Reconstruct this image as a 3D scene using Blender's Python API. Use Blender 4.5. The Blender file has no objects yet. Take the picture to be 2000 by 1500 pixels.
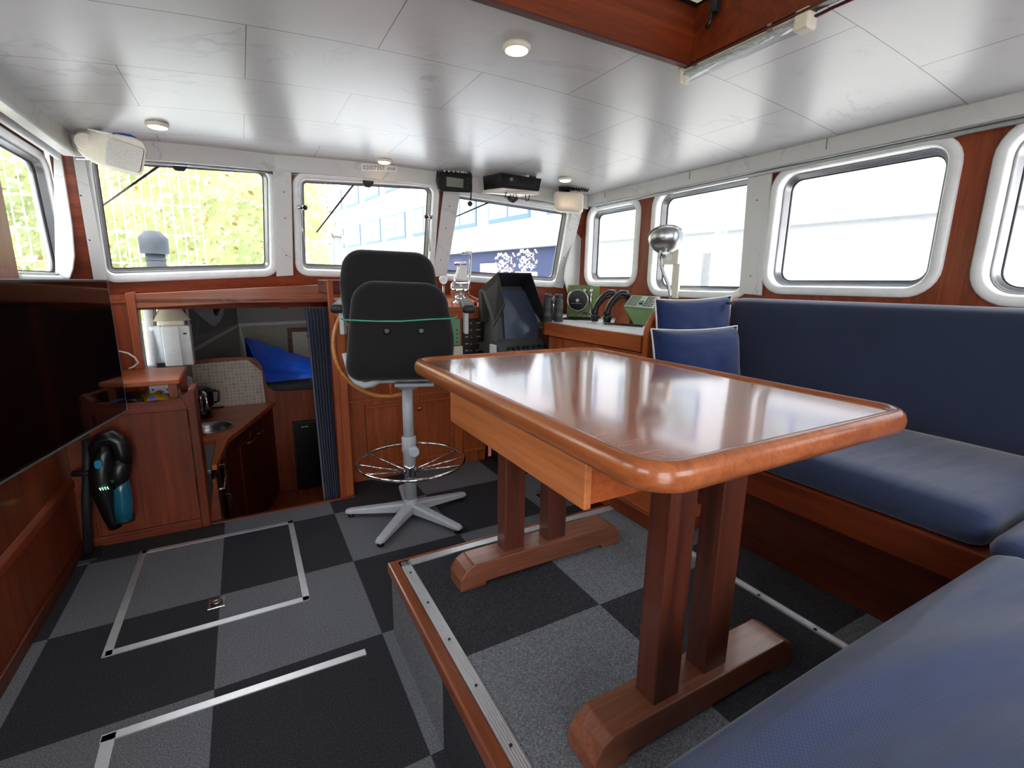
import bpy, bmesh, math, random
from mathutils import Vector, Matrix, noise
from mathutils.geometry import tessellate_polygon
random.seed(7)
PI = math.pi
COL = bpy.context.scene.collection
V = Vector

# ------------------------------------------------------------------ camera
FPX, YAW, PIT, ROL = 936.636, 0.507636, 0.207109, 0.013556
CAM = V((0.677571, -2.48588, 1.199791))
cF = V((math.sin(YAW)*math.cos(PIT), math.cos(YAW)*math.cos(PIT), -math.sin(PIT)))
cR = V((math.cos(YAW), -math.sin(YAW), 0)); cU = cR.cross(cF)
cR, cU = cR*math.cos(ROL)+cU*math.sin(ROL), -cR*math.sin(ROL)+cU*math.cos(ROL)
cam_d = bpy.data.cameras.new('camera'); cam = bpy.data.objects.new('camera', cam_d); COL.objects.link(cam)
cam_d.sensor_width = 36; cam_d.lens = FPX/2000*36; cam_d.clip_start = .02; cam_d.clip_end = 300
cam.matrix_world = Matrix(((cR.x, cU.x, -cF.x, CAM.x), (cR.y, cU.y, -cF.y, CAM.y), (cR.z, cU.z, -cF.z, CAM.z), (0, 0, 0, 1)))
bpy.context.scene.camera = cam

# measuring helpers: a point seen at (u, v) of the survey picture, lying on a known plane
def ray(u, v): return cF + cR*((u-1000)/FPX) + cU*((750-v)/FPX)
def onp(O, N, u, v):
    d = ray(u, v); return CAM + d*((O-CAM).dot(N)/d.dot(N))
def eX(x, u, v): return onp(V((x, 0, 0)), V((1, 0, 0)), u, v)
def eY(y, u, v): return onp(V((0, y, 0)), V((0, 1, 0)), u, v)
def eZ(z, u, v): return onp(V((0, 0, z)), V((0, 0, 1)), u, v)
def eP(u, v, t): return CAM + ray(u, v)*t

# ------------------------------------------------------------------ materials
def lin(c):
    return tuple(((x/255)/12.92 if x <= 10 else ((x/255+.055)/1.055)**2.4) for x in c) + (1,)
class NT:
    def __init__(s, name):
        s.m = bpy.data.materials.new(name); s.m.use_nodes = True
        s.t = s.m.node_tree; s.b = s.t.nodes['Principled BSDF']; s.out = s.t.nodes['Material Output']
    def n(s, ty, **k):
        o = s.t.nodes.new(ty)
        for a, v in k.items():
            if a in ('operation', 'blend_type', 'data_type', 'noise_dimensions', 'feature', 'wave_type', 'bands_direction', 'offset', 'squash'): setattr(o, a, v)
            else: o.inputs[a].default_value = v
        return o
    def l(s, a, b): s.t.links.new(a, b)
    def coord(s, sc=(1, 1, 1), loc=(0, 0, 0), world=False):
        if world:
            g = s.n('ShaderNodeNewGeometry'); src = g.outputs['Position']
        else:
            g = s.n('ShaderNodeTexCoord'); src = g.outputs['Object']
        m = s.n('ShaderNodeMapping'); m.inputs['Scale'].default_value = sc; m.inputs['Location'].default_value = loc
        s.l(src, m.inputs['Vector']); return m.outputs['Vector']
    def ramp(s, fac, stops):
        r = s.n('ShaderNodeValToRGB'); e = r.color_ramp.elements
        while len(e) < len(stops): e.new(.5)
        for i, (p, c) in enumerate(stops): e[i].position = p; e[i].color = c
        s.l(fac, r.inputs['Fac']); return r.outputs['Color']
    def bump(s, h, st, dist=.01):
        b = s.n('ShaderNodeBump', Strength=st, Distance=dist); s.l(h, b.inputs['Height']); s.l(b.outputs['Normal'], s.b.inputs['Normal'])
def pbr(nt, rough=.5, metal=0, coat=0, spec=None):
    nt.b.inputs['Roughness'].default_value = rough; nt.b.inputs['Metallic'].default_value = metal
    nt.b.inputs['Coat Weight'].default_value = coat; nt.b.inputs['Coat Roughness'].default_value = .12
    if spec is not None: nt.b.inputs['Specular IOR Level'].default_value = spec
def plain(name, c, rough=.5, metal=0, coat=0, emit=0, var=.06, scale=20, spec=None, bump=0):
    nt = NT(name); pbr(nt, rough, metal, coat, spec)
    no = nt.n('ShaderNodeTexNoise', Scale=scale, Detail=3.0); nt.l(nt.coord(), no.inputs['Vector'])
    c0 = lin(c); a = tuple(max(0, x*(1-var)) for x in c0[:3])+(1,); b = tuple(min(1, x*(1+var)) for x in c0[:3])+(1,)
    col = nt.ramp(no.outputs['Fac'], [(.3, a), (.7, b)]); nt.l(col, nt.b.inputs['Base Color'])
    if emit: nt.l(col, nt.b.inputs['Emission Color']); nt.b.inputs['Emission Strength'].default_value = emit
    if bump: nt.bump(no.outputs['Fac'], bump, .002)
    return nt.m
def wood(name, light, dark, axis='x', rough=.4, coat=.3, sc=1.0, contrast=1.0):
    nt = NT(name); pbr(nt, rough, 0, coat, .35)
    s = {'x': (1.2, 22, 22), 'y': (22, 1.2, 22), 'z': (22, 22, 1.2)}[axis]
    vec = nt.coord(tuple(q*sc for q in s))
    n1 = nt.n('ShaderNodeTexNoise', Scale=1.0, Detail=6.0, Roughness=.62, Distortion=.6); nt.l(vec, n1.inputs['Vector'])
    s2 = {'x': (6, 160, 160), 'y': (160, 6, 160), 'z': (160, 160, 6)}[axis]
    n2 = nt.n('ShaderNodeTexNoise', Scale=1.0, Detail=2.0); nt.l(nt.coord(tuple(q*sc for q in s2)), n2.inputs['Vector'])
    n3 = nt.n('ShaderNodeTexNoise', Scale=2.2, Detail=2.0); nt.l(nt.coord(), n3.inputs['Vector'])
    L, D = lin(light), lin(dark); M = tuple((a+b)/2 for a, b in zip(L, D))
    k = .14*contrast
    c1 = nt.ramp(n1.outputs['Fac'], [(.5-k*1.3, D), (.5, M), (.5+k*1.3, L)])
    mx = nt.n('ShaderNodeMix', data_type='RGBA', blend_type='MULTIPLY'); mx.inputs[0].default_value = .55
    nt.l(c1, mx.inputs[6]); nt.l(nt.ramp(n2.outputs['Fac'], [(.35, (.66, .62, .58, 1)), (.55, (1, 1, 1, 1))]), mx.inputs[7])
    m2 = nt.n('ShaderNodeMix', data_type='RGBA', blend_type='MULTIPLY'); m2.inputs[0].default_value = .6
    nt.l(mx.outputs[2], m2.inputs[6]); nt.l(nt.ramp(n3.outputs['Fac'], [(.3, (.76, .73, .70, 1)), (.65, (1, 1, 1, 1))]), m2.inputs[7])
    nt.l(m2.outputs[2], nt.b.inputs['Base Color']); nt.bump(n2.outputs['Fac'], .08, .001)
    return nt.m
def carpet(name, c):
    nt = NT(name); pbr(nt, .95, 0, 0, .1)
    n = nt.n('ShaderNodeTexNoise', Scale=240.0, Detail=4.0, Roughness=.8); nt.l(nt.coord(world=True), n.inputs['Vector'])
    C0 = lin(c)
    nt.l(nt.ramp(n.outputs['Fac'], [(.34, tuple(x*.45 for x in C0[:3])+(1,)), (.52, C0), (.7, tuple(min(1, x*1.9+.012) for x in C0[:3])+(1,))]), nt.b.inputs['Base Color'])
    nt.bump(n.outputs['Fac'], .5, .003); return nt.m
def marble(name, c=(203, 203, 206), seams=False, rough=.3):
    nt = NT(name); pbr(nt, rough, 0, 0, .5)
    n = nt.n('ShaderNodeTexNoise', Scale=1.7, Detail=5.0, Roughness=.55, Distortion=1.6); nt.l(nt.coord((1, 1.7, 1), world=True), n.inputs['Vector'])
    v = nt.ramp(n.outputs['Fac'], [(.485, (0, 0, 0, 1)), (.5, (1, 1, 1, 1)), (.52, (0, 0, 0, 1))])
    n2 = nt.n('ShaderNodeTexNoise', Scale=2.6, Detail=2.0); nt.l(nt.coord((1, 1, 1), (3, 1, 0), world=True), n2.inputs['Vector'])
    k = nt.ramp(n2.outputs['Fac'], [(.46, (0, 0, 0, 1)), (.66, (1, 1, 1, 1))])
    mu = nt.n('ShaderNodeMath', operation='MULTIPLY'); nt.l(v, mu.inputs[0]); nt.l(k, mu.inputs[1])
    mu2 = nt.n('ShaderNodeMath', operation='MULTIPLY'); nt.l(mu.outputs[0], mu2.inputs[0]); mu2.inputs[1].default_value = .42
    C0 = lin(c)
    n3 = nt.n('ShaderNodeTexNoise', Scale=3.0, Detail=3.0); nt.l(nt.coord(world=True), n3.inputs['Vector'])
    base = nt.ramp(n3.outputs['Fac'], [(.3, tuple(x*.93 for x in C0[:3])+(1,)), (.7, C0)])
    mx = nt.n('ShaderNodeMix', data_type='RGBA'); nt.l(mu2.outputs[0], mx.inputs[0]); nt.l(base, mx.inputs[6]); mx.inputs[7].default_value = lin((120, 118, 132))
    out = mx.outputs[2]
    if seams:
        br = nt.n('ShaderNodeTexBrick'); br.offset = .5; br.offset_frequency = 2; br.squash = 1
        br.inputs['Scale'].default_value = 1; br.inputs['Mortar Size'].default_value = .0013; br.inputs['Mortar Smooth'].default_value = 0
        br.inputs['Brick Width'].default_value = .7; br.inputs['Row Height'].default_value = .405
        g = nt.n('ShaderNodeNewGeometry'); sx = nt.n('ShaderNodeSeparateXYZ'); nt.l(g.outputs['Position'], sx.inputs[0])
        cx = nt.n('ShaderNodeCombineXYZ')
        ax = nt.n('ShaderNodeMath', operation='ADD'); ax.inputs[1].default_value = 6.6; nt.l(sx.outputs[0], ax.inputs[0])
        ay = nt.n('ShaderNodeMath', operation='ADD'); ay.inputs[1].default_value = .865+8.1; nt.l(sx.outputs[1], ay.inputs[0])
        nt.l(ax.outputs[0], cx.inputs[0]); nt.l(ay.outputs[0], cx.inputs[1]); nt.l(cx.outputs[0], br.inputs['Vector'])
        m2 = nt.n('ShaderNodeMix', data_type='RGBA'); nt.l(br.outputs['Fac'], m2.inputs[0]); nt.l(out, m2.inputs[6]); m2.inputs[7].default_value = lin((70, 70, 74))
        out = m2.outputs[2]
    nt.l(out, nt.b.inputs['Base Color']); return nt.m
def weave(name, c, c2, scale=170, rough=.85, wrinkle=.25):
    nt = NT(name); pbr(nt, rough, 0, 0, .2); nt.b.inputs['Sheen Weight'].default_value = .25
    w1 = nt.n('ShaderNodeTexChecker', Scale=float(scale)); nt.l(nt.coord(), w1.inputs['Vector'])
    w1.inputs['Color1'].default_value = lin(c); w1.inputs['Color2'].default_value = lin(c2)
    n = nt.n('ShaderNodeTexNoise', Scale=3.0, Detail=3.0); nt.l(nt.coord(), n.inputs['Vector'])
    mx = nt.n('ShaderNodeMix', data_type='RGBA', blend_type='MULTIPLY'); mx.inputs[0].default_value = 1
    nt.l(w1.outputs['Color'], mx.inputs[6]); nt.l(nt.ramp(n.outputs['Fac'], [(.3, (.82, .82, .82, 1)), (.7, (1, 1, 1, 1))]), mx.inputs[7])
    nt.l(mx.outputs[2], nt.b.inputs['Base Color'])
    b1 = nt.n('ShaderNodeBump', Strength=.25, Distance=.002); nt.l(w1.outputs['Fac'], b1.inputs['Height'])
    n4 = nt.n('ShaderNodeTexNoise', Scale=9.0, Detail=2.0); nt.l(nt.coord((.35, 1.6, 1)), n4.inputs['Vector'])
    b2 = nt.n('ShaderNodeBump', Strength=wrinkle, Distance=.02); nt.l(n4.outputs['Fac'], b2.inputs['Height']); nt.l(b1.outputs['Normal'], b2.inputs['Normal'])
    nt.l(b2.outputs['Normal'], nt.b.inputs['Normal']); return nt.m
def glassm(name, tint=(1, 1, 1, 1), gl=.04):
    nt = NT(name); nt.t.nodes.remove(nt.b)
    tr = nt.n('ShaderNodeBsdfTransparent'); tr.inputs[0].default_value = tint
    g = nt.n('ShaderNodeBsdfGlossy'); g.inputs['Roughness'].default_value = .03
    no = nt.n('ShaderNodeTexNoise', Scale=4.0); nt.l(nt.coord(), no.inputs['Vector'])
    mm = nt.n('ShaderNodeMath', operation='MULTIPLY'); nt.l(no.outputs['Fac'], mm.inputs[0]); mm.inputs[1].default_value = gl*2
    mx = nt.n('ShaderNodeMixShader'); nt.l(mm.outputs[0], mx.inputs[0]); nt.l(tr.outputs[0], mx.inputs[1]); nt.l(g.outputs[0], mx.inputs[2])
    nt.l(mx.outputs[0], nt.out.inputs['Surface']); return nt.m

W = {}
for ax in 'xyz':
    W['con'+ax] = wood('teak_console_'+ax, (182, 94, 46), (140, 64, 28), ax, .45, .15)
    W['wall'+ax] = wood('mahogany_wall_'+ax, (154, 70, 36), (112, 46, 22), ax, .45, .15)
    W['low'+ax] = wood('mahogany_low_'+ax, (132, 54, 19), (90, 33, 10), ax, .5, .08)
    W['dark'+ax] = wood('mahogany_dark_'+ax, (96, 40, 22), (60, 22, 12), ax, .45, .2)
    W['leg'+ax] = wood('table_leg_'+ax, (98, 50, 36), (64, 31, 22), ax, .4, .3)
    W['rim'+ax] = wood('table_rim_'+ax, (176, 102, 58), (140, 74, 38), ax, .3, .5)
M_TOP = wood('table_top_wood', (186, 104, 66), (150, 78, 48), 'x', .24, 1.0, 1.0, .8)
M_TOP.node_tree.nodes['Principled BSDF'].inputs['Coat IOR'].default_value = 1.75; M_TOP.node_tree.nodes['Principled BSDF'].inputs['Coat Roughness'].default_value = .09
M_DRAW = wood('drawer_front_wood', (194, 118, 70), (174, 100, 56), 'y', .45, .15, .5, .6)
M_FOOT = wood('table_foot_wood', (142, 88, 64), (104, 58, 40), 'x', .45, .2)
M_BEAM = wood('beam_wood', (164, 96, 66), (136, 74, 48), 'x', .5, .15, .8)
M_GALLEY = wood('galley_counter_wood', (196, 100, 52), (168, 82, 38), 'x', .4, .2, .7, .7)
C_D = carpet('carpet_dark', (52, 52, 56)); C_L = carpet('carpet_light', (108, 110, 115))
M_CEIL = marble('ceiling_laminate', (196, 196, 199), True, .3); M_MARB = marble('marble_trim', (206, 206, 206), False, .35)
M_WHITE = plain('white_frame', (226, 228, 230), .3); M_ALU = plain('aluminium', (176, 178, 182), .32, .85)
M_ALUS = plain('brushed_aluminium_strip', (205, 205, 208), .38, .7); M_CHROME = plain('chrome', (222, 222, 224), .1, 1, var=.02)
M_STEEL = plain('stainless_steel', (170, 172, 174), .28, 1); M_BRASS = plain('brass', (180, 140, 70), .3, .9)
M_RUB = plain('black_rubber', (20, 20, 22), .6); M_BLK = plain('black_plastic', (16, 17, 19), .32); M_BLKM = plain('black_matt', (26, 28, 31), .6)
M_GLASS = glassm('window_glass'); M_SCREEN = plain('tv_screen_glass', (4, 4, 6), .06, coat=.4, var=0)
M_GREYP = plain('grey_paint', (176, 180, 186), .4); M_FAB = weave('black_chair_fabric', (25, 25, 28), (17, 17, 20), 260)
M_NAVY = weave('navy_seat_fabric', (50, 62, 94), (42, 53, 82), 320, .85, .35); M_NAVYB = weave('navy_back_fabric', (44, 52, 78), (37, 45, 69), 240, .9, .08)
M_NAVYH = weave('navy_seat_fabric_aft', (54, 68, 102), (45, 58, 90), 300, .85, .55)
M_VELV = weave('blue_velvet', (18, 42, 92), (15, 37, 82), 300, .75, .9); M_PIPE = plain('white_piping', (205, 205, 205), .7)
M_CURT = weave('curtain_cloth', (14, 27, 60), (11, 22, 50), 300, .9, .2)
M_GREEN = plain('green_enamel', (92, 122, 72), .4); M_GREENL = plain('light_green_panel', (96, 150, 108), .5); M_GREEND = plain('green_face', (92, 112, 52), .45)
M_IVORY = plain('ivory_plastic', (222, 216, 204), .45); M_GRILL = plain('speaker_grille', (196, 192, 192), .7, scale=200, var=.2)
M_LED = plain('lamp_disc', (255, 214, 150), .5, emit=9, var=0); M_PAPER = plain('white_paper', (222, 224, 226), .7)
M_CREAM = plain('cream_panel', (222, 214, 190), .6); M_RED = plain('red_plastic', (200, 30, 30), .4); M_GREYW = plain('grey_cabin_panel', (124, 124, 118), .5)
M_GREYW2 = plain('cabin_panel_dark', (96, 96, 98), .45); M_TRIMW = plain('cabin_trim', (168, 172, 176), .5)
M_BAG = plain('sleeping_bag_nylon', (10, 78, 205), .45, bump=.3, scale=14); M_SCRB = plain('radar_screen', (66, 76, 96), .12, coat=.5)
M_WIREB = plain('black_wire', (14, 14, 14), .5); M_WIREW = plain('white_wire', (215, 212, 205), .5); M_WIRER = plain('red_wire', (150, 30, 30), .5)

# ------------------------------------------------------------------ mesh builder
ORG = {}
class MB:
    def __init__(s): s.v = []; s.f = []; s.M = Matrix(); s.mi = 0; s.fm = []; s.sm = []
    def add(s, vs, fs, smooth=False):
        o = len(s.v); s.v += [s.M @ V(p) for p in vs]
        for f in fs: s.f.append([o+i for i in f]); s.fm.append(s.mi); s.sm.append(smooth)
        return s
    def box(s, a, b):
        x0, y0, z0 = a; x1, y1, z1 = b
        return s.hexa([(x0, y0, z0), (x1, y0, z0), (x1, y1, z0), (x0, y1, z0), (x0, y0, z1), (x1, y0, z1), (x1, y1, z1), (x0, y1, z1)])
    def hexa(s, p): return s.add(p, [(0, 3, 2, 1), (4, 5, 6, 7), (0, 1, 5, 4), (1, 2, 6, 5), (2, 3, 7, 6), (3, 0, 4, 7)])
    def prism(s, poly, off):
        n = len(poly); off = V(off); a = [V(p) for p in poly]; b = [p+off for p in a]
        return s.add(a+b, [tuple(range(n))[::-1], tuple(range(n, 2*n))]+[(i, (i+1) % n, n+(i+1) % n, n+i) for i in range(n)])
    def loft(s, loops, cap=True, closed=True, smooth=True):
        n = len(loops[0]); vs = [p for L in loops for p in L]; fs = []
        for k in range(len(loops)-1):
            for i in range(n if closed else n-1):
                j = (i+1) % n; fs.append((k*n+i, k*n+j, (k+1)*n+j, (k+1)*n+i))
        s.add(vs, fs, smooth)
        if cap: s.add(loops[0], [tuple(range(n))[::-1]]); s.add(loops[-1], [tuple(range(n))])
        return s
    def tube(s, pts, r, seg=10, cap=True, sq=1, up=None):
        pts = [V(p) for p in pts]; n = len(pts); rs = r if isinstance(r, (list, tuple)) else [r]*n
        loops = []; prev = None
        for i, p in enumerate(pts):
            t = (pts[min(i+1, n-1)]-pts[max(i-1, 0)]).normalized()
            if prev is None:
                a = V(up) if up else (V((0, 0, 1)) if abs(t.z) < .9 else V((1, 0, 0)))
            else: a = prev
            a = (a-t*a.dot(t)).normalized(); prev = a; b = t.cross(a)
            loops.append([p+(a*math.cos(q)+b*math.sin(q)*sq)*rs[i] for q in [2*PI*k/seg for k in range(seg)]])
        return s.loft(loops, cap)
    def ring(s, c, n, R, r, seg=48, ts=8):
        c = V(c); n = V(n).normalized(); a = n.orthogonal().normalized(); b = n.cross(a); vs = []; fs = []
        for i in range(seg):
            q = 2*PI*i/seg; d = a*math.cos(q)+b*math.sin(q)
            for j in range(ts):
                w = 2*PI*j/ts; vs.append(c+d*(R+r*math.cos(w))+n*r*math.sin(w))
        for i in range(seg):
            for j in range(ts): fs.append((i*ts+j, ((i+1) % seg)*ts+j, ((i+1) % seg)*ts+(j+1) % ts, i*ts+(j+1) % ts))
        return s.add(vs, fs, True)
    def lathe(s, prof, c, n=(0, 0, 1), seg=24, cap=True):
        c = V(c); n = V(n).normalized(); a = n.orthogonal().normalized(); b = n.cross(a)
        return s.loft([[c+n*h+(a*math.cos(2*PI*k/seg)+b*math.sin(2*PI*k/seg))*max(r, 1e-5) for k in range(seg)] for r, h in prof], cap)
    def cyl(s, p0, p1, r, seg=16):
        p0 = V(p0); p1 = V(p1); return s.lathe([(r, 0), (r, (p1-p0).length)], p0, p1-p0, seg)
    def soft(s, size, r, n=(10, 10, 4), fn=None):
        hx, hy, hz = [q/2 for q in size]; H = (hx, hy, hz)
        def lv(h, k):
            rr = min(r, h*.999); e = [-h, -h+rr*.3, -h+rr]; m = [(-h+rr)+(2*h-2*rr)*i/k for i in range(1, k)]; return e+m+[h-rr, h-rr*.3, h]
        L = [lv(H[i], max(n[i], 1)) for i in range(3)]
        bm = bmesh.new()
        def q(p):
            rr = [min(r, h*.999) for h in H]; inn = V([max(-H[i]+rr[i], min(H[i]-rr[i], p[i])) for i in range(3)]); d = V(p)-inn
            if d.length < 1e-9: return V(p)
            d = V([d[i]/rr[i] for i in range(3)]); m = max(abs(x) for x in d); d = d.normalized()*m
            o = inn+V([d[i]*rr[i] for i in range(3)]); return o
        for ax in range(3):
            a1, a2 = [(1, 2), (2, 0), (0, 1)][ax]
            for sg in (-1, 1):
                g = []
                for u in L[a1]:
                    row = []
                    for w in L[a2]:
                        p = [0, 0, 0]; p[ax] = sg*H[ax]; p[a1] = u; p[a2] = w; row.append(bm.verts.new(q(p)))
                    g.append(row)
                for i in range(len(g)-1):
                    for j in range(len(g[0])-1):
                        f = [g[i][j], g[i+1][j], g[i+1][j+1], g[i][j+1]]; bm.faces.new(f if sg > 0 else f[::-1])
        bmesh.ops.remove_doubles(bm, verts=bm.verts, dist=1e-5)
        if fn:
            for v in bm.verts: v.co = fn(v.co.copy())
        bm.verts.index_update(); s.add([v.co.copy() for v in bm.verts], [[v.index for v in f.verts] for f in bm.faces], True); bm.free(); return s
    def build(s, name, mat, parent=None, bevel=0, seg=2, smooth=None, org=None):
        me = bpy.data.meshes.new(name); o = bpy.data.objects.new(name, me); COL.objects.link(o)
        if parent is not None: og = ORG[parent.name]; o.parent = parent
        else:
            xs = [p.x for p in s.v]; ys = [p.y for p in s.v]; zs = [p.z for p in s.v]
            og = V(org) if org else V(((min(xs)+max(xs))/2, (min(ys)+max(ys))/2, min(zs))); o.location = og
        ORG[o.name] = og
        bm = bmesh.new(); vs = [bm.verts.new(p-og) for p in s.v]
        for f, mi, sm in zip(s.f, s.fm, s.sm):
            try: fc = bm.faces.new([vs[i] for i in f]); fc.material_index = mi; fc.smooth = sm
            except ValueError: pass
        bmesh.ops.remove_doubles(bm, verts=bm.verts, dist=1e-5)
        bmesh.ops.recalc_face_normals(bm, faces=bm.faces)
        if bevel:
            ed = [e for e in bm.edges if len(e.link_faces) == 2 and e.calc_face_angle(0) > .5]
            bmesh.ops.bevel(bm, geom=ed, offset=bevel, segments=seg, profile=.5, affect='EDGES', clamp_overlap=True)
        bm.to_mesh(me); bm.free()
        for m in (mat if isinstance(mat, list) else [mat]): me.materials.append(m)
        return o
def thing(name, label, cat, loc, group=None):
    o = bpy.data.objects.new(name, None); COL.objects.link(o); o.empty_display_size = .05
    o.location = V(loc); ORG[o.name] = V(loc); o['label'] = label; o['category'] = cat
    if group: o['group'] = group
    return o
def tag(o, label, cat, group=None, kind=None):
    o['label'] = label; o['category'] = cat
    if group: o['group'] = group
    if kind: o['kind'] = kind
    return o
def struct(o): o['kind'] = 'structure'; return o
def sroot(name, loc):
    o = bpy.data.objects.new(name, None); COL.objects.link(o); o.location = V(loc); ORG[o.name] = V(loc); o['kind'] = 'structure'; o.empty_display_size = .05; return o
def dup(root, delta):
    r = root.copy(); COL.objects.link(r); r.location = root.location+V(delta); ORG[r.name] = r.location.copy()
    for ch in list(root.children):
        c = ch.copy(); COL.objects.link(c); c.parent = r
        for g in list(ch.children): d = g.copy(); COL.objects.link(d); d.parent = c
    return r
def bx(name, mat, parent, a, b, bevel=.003, seg=2): return MB().box(a, b).build(name, mat, parent, bevel, seg)

def inset2(q, d):
    n = len(q); out = []; A = sum(q[i][0]*q[(i+1) % n][1]-q[(i+1) % n][0]*q[i][1] for i in range(n)); sg = 1 if A > 0 else -1
    ln = []
    for i in range(n):
        p, r = V(q[i]), V(q[(i+1) % n]); t = (r-p).normalized(); nn = V((-t.y, t.x))*sg; ln.append((p+nn*d, t))
    for i in range(n):
        p1, t1 = ln[i-1]; p2, t2 = ln[i]; den = t1.x*t2.y-t1.y*t2.x
        k = ((p2.x-p1.x)*t2.y-(p2.y-p1.y)*t2.x)/den; out.append(p1+t1*k)
    return out
def rpoly(q, r, seg=7):
    n = len(q); out = []
    for i in range(n):
        p = V(q[i]); a = (V(q[i-1])-p).normalized(); b = (V(q[(i+1) % n])-p).normalized()
        ang = a.angle(b); rr = r[i] if isinstance(r, (list, tuple)) else r; d = rr/math.tan(ang/2); c = p+(a+b).normalized()*(rr/math.sin(ang/2))
        s0 = p+a*d-c; s1 = p+b*d-c; th = s0.angle_signed(s1)
        for k in range(seg+1):
            w = -th*k/seg; out.append(c+V((s0.x*math.cos(w)-s0.y*math.sin(w), s0.x*math.sin(w)+s0.y*math.cos(w))))
    return out
class Pl:
    def __init__(s, O, U, Vv): s.O = V(O); s.U = V(U).normalized(); s.V = V(Vv); s.V = (s.V-s.U*s.V.dot(s.U)).normalized(); s.N = s.U.cross(s.V)
    def out(s, toward):
        s.N = s.N if s.N.dot(V(toward)) > 0 else -s.N; return s
    def p(s, q, d=0): return s.O+s.U*q[0]+s.V*q[1]+s.N*d
    def uv(s, P): d = P-s.O; return V((d.dot(s.U), d.dot(s.V)))
    def px(s, u, v, d=0): return s.uv(onp(s.O+s.N*d, s.N, u, v))
def panel(mb, pl, outer, holes, th=.04):
    loops = [[V(p) for p in outer]]+[[V(p) for p in h] for h in holes]
    tri = tessellate_polygon([[V((p.x, p.y, 0)) for p in L] for L in loops]); flat = [p for L in loops for p in L]; n = len(flat)
    mb.add([pl.p(p) for p in flat]+[pl.p(p, th) for p in flat], [tuple(t) for t in tri]+[tuple(i+n for i in t)[::-1] for t in tri])
    o = 0
    for L in loops:
        k = len(L)
        mb.add([pl.p(p) for p in L]+[pl.p(p, th) for p in L], [(i, (i+1) % k, k+(i+1) % k, k+i) for i in range(k)]); o += k
def window(name, pl, quad, r, fw=.045, dep=.05, alu=.018, mat=None):
    root = sroot(name, pl.p((V(quad[0])+V(quad[2]))/2))
    def L(ins, d): return [pl.p(p, d) for p in rpoly(inset2(quad, ins), [max(.008, x-ins) for x in (r if isinstance(r, (list, tuple)) else [r]*4)])]
    MB().loft([L(0, .0), L(0, -.012), L(.006, -.018), L(fw-.008, -.018), L(fw-.002, -.012), L(fw, .0), L(fw+.002, dep)], cap=False, closed=True).build('frame', mat or M_WHITE, root)
    MB().loft([L(fw+.002, dep-.022), L(fw+.002, dep-.03), L(fw+.010, dep-.03), L(fw+.011, dep-.012), L(fw+alu, dep-.012), L(fw+alu, dep+.02)], cap=False).build('inner_frame', M_ALU, root)
    MB().loft([L(fw+alu, dep-.006), L(fw+alu+.004, dep-.006), L(fw+alu+.004, dep+.004)], cap=False).build('seal', M_RUB, root)
    MB().add(L(fw+alu-.002, dep+.002), [tuple(range(len(L(0, 0))))]).build('pane', M_GLASS, root)
    return root, rpoly(inset2(quad, .012), r if not isinstance(r, (list, tuple)) else list(r))
# ================================================================== THE ROOM
XL, XR, YB = -.05, 2.9, -3.4
def ceil_z(x): return 1.892-.045*(x-1.49)**2
def tiles(mb, x0, x1, y0, y1, z, ox, oy, par, s=.5, down=.03):
    xs = sorted({x0, x1} | {ox+s*k for k in range(-20, 20) if x0 < ox+s*k < x1}); ys = sorted({y0, y1} | {oy+s*k for k in range(-20, 20) if y0 < oy+s*k < y1})
    for i in range(len(xs)-1):
        for j in range(len(ys)-1):
            a, b, c, d = xs[i], xs[i+1], ys[j], ys[j+1]
            k = par(math.floor(((a+b)/2-ox)/s), math.floor(((c+d)/2-oy)/s)); mb.mi = k
            mb.add([(a, c, z), (b, c, z), (b, d, z), (a, d, z)], [(0, 1, 2, 3)])
    mb.mi = 0
fl = MB()
tiles(fl, XL, 2.9, YB, .16, 0, 0, 0, lambda i, j: (i+j) % 2)
tiles(fl, 1.13, 2.9, .16, .40, 0, 0, 0, lambda i, j: (i+j) % 2)
fl.box((XL, YB, -.05), (2.9, .16, -.002)); fl.box((1.13, .16, -.05), (2.9, .4, -.002))
struct(fl.build('floor', [C_D, C_L]))
# stair edge boards
e = MB(); e.box((.44, .155, -.09), (1.14, .18, .006)); e.box((1.115, .18, -.09), (1.14, .36, .045)); e.prism([eY(.19, 410, 1020), eY(.19, 434, 1014), eY(.19, 423, 937), eY(.19, 417, 936)], (0, .02, 0))
struct(e.build('trim_1', W['lowx'], bevel=.003))
# raised platform
pr = sroot('platform', (2.0, -2.2, 0))
pm = MB(); PZ = .264
def ppar(i, j):
    if j == -4: return 1 if i == 0 else 0
    return (i+j+1) % 2 if j >= -2 else (1 if (i+j) % 2 else 0)
tiles(pm, 1.06, 1.99, YB, -1.03, PZ, 1.03, -1.01, lambda i, j: {(0, -1): 0, (1, -1): 1, (0, -2): 1, (1, -2): 0, (0, -3): 1, (1, -3): 0}.get((i, j), (i+j) % 2))
tiles(pm, 1.99, 2.9, YB, -1.03, PZ, 1.99, -1.41, lambda i, j: 0 if j in (-1, 1) else 1)
for a, b, k in ((-1.5, -1.02, 1), (-2.0, -1.5, 0), (-2.5, -2.0, 1), (YB, -2.5, 0)):
    pm.mi = k; pm.add([(1.036, a, 0), (1.036, b, 0), (1.036, b, .24), (1.036, a, .24)], [(0, 1, 2, 3)])
for a, b, k in ((1.036, 1.5, 0), (1.5, 2.0, 1), (2.0, 2.9, 0)):
    pm.mi = k; pm.add([(a, -1.02, 0), (b, -1.02, 0), (b, -1.02, .24), (a, -1.02, .24)], [(0, 1, 2, 3)])
pm.build('carpet_top', [C_D, C_L], pr)
MB().box((1.04, YB, .0), (2.9, -1.03, .262)).build('core', W['dark'+'x'], pr)
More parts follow.
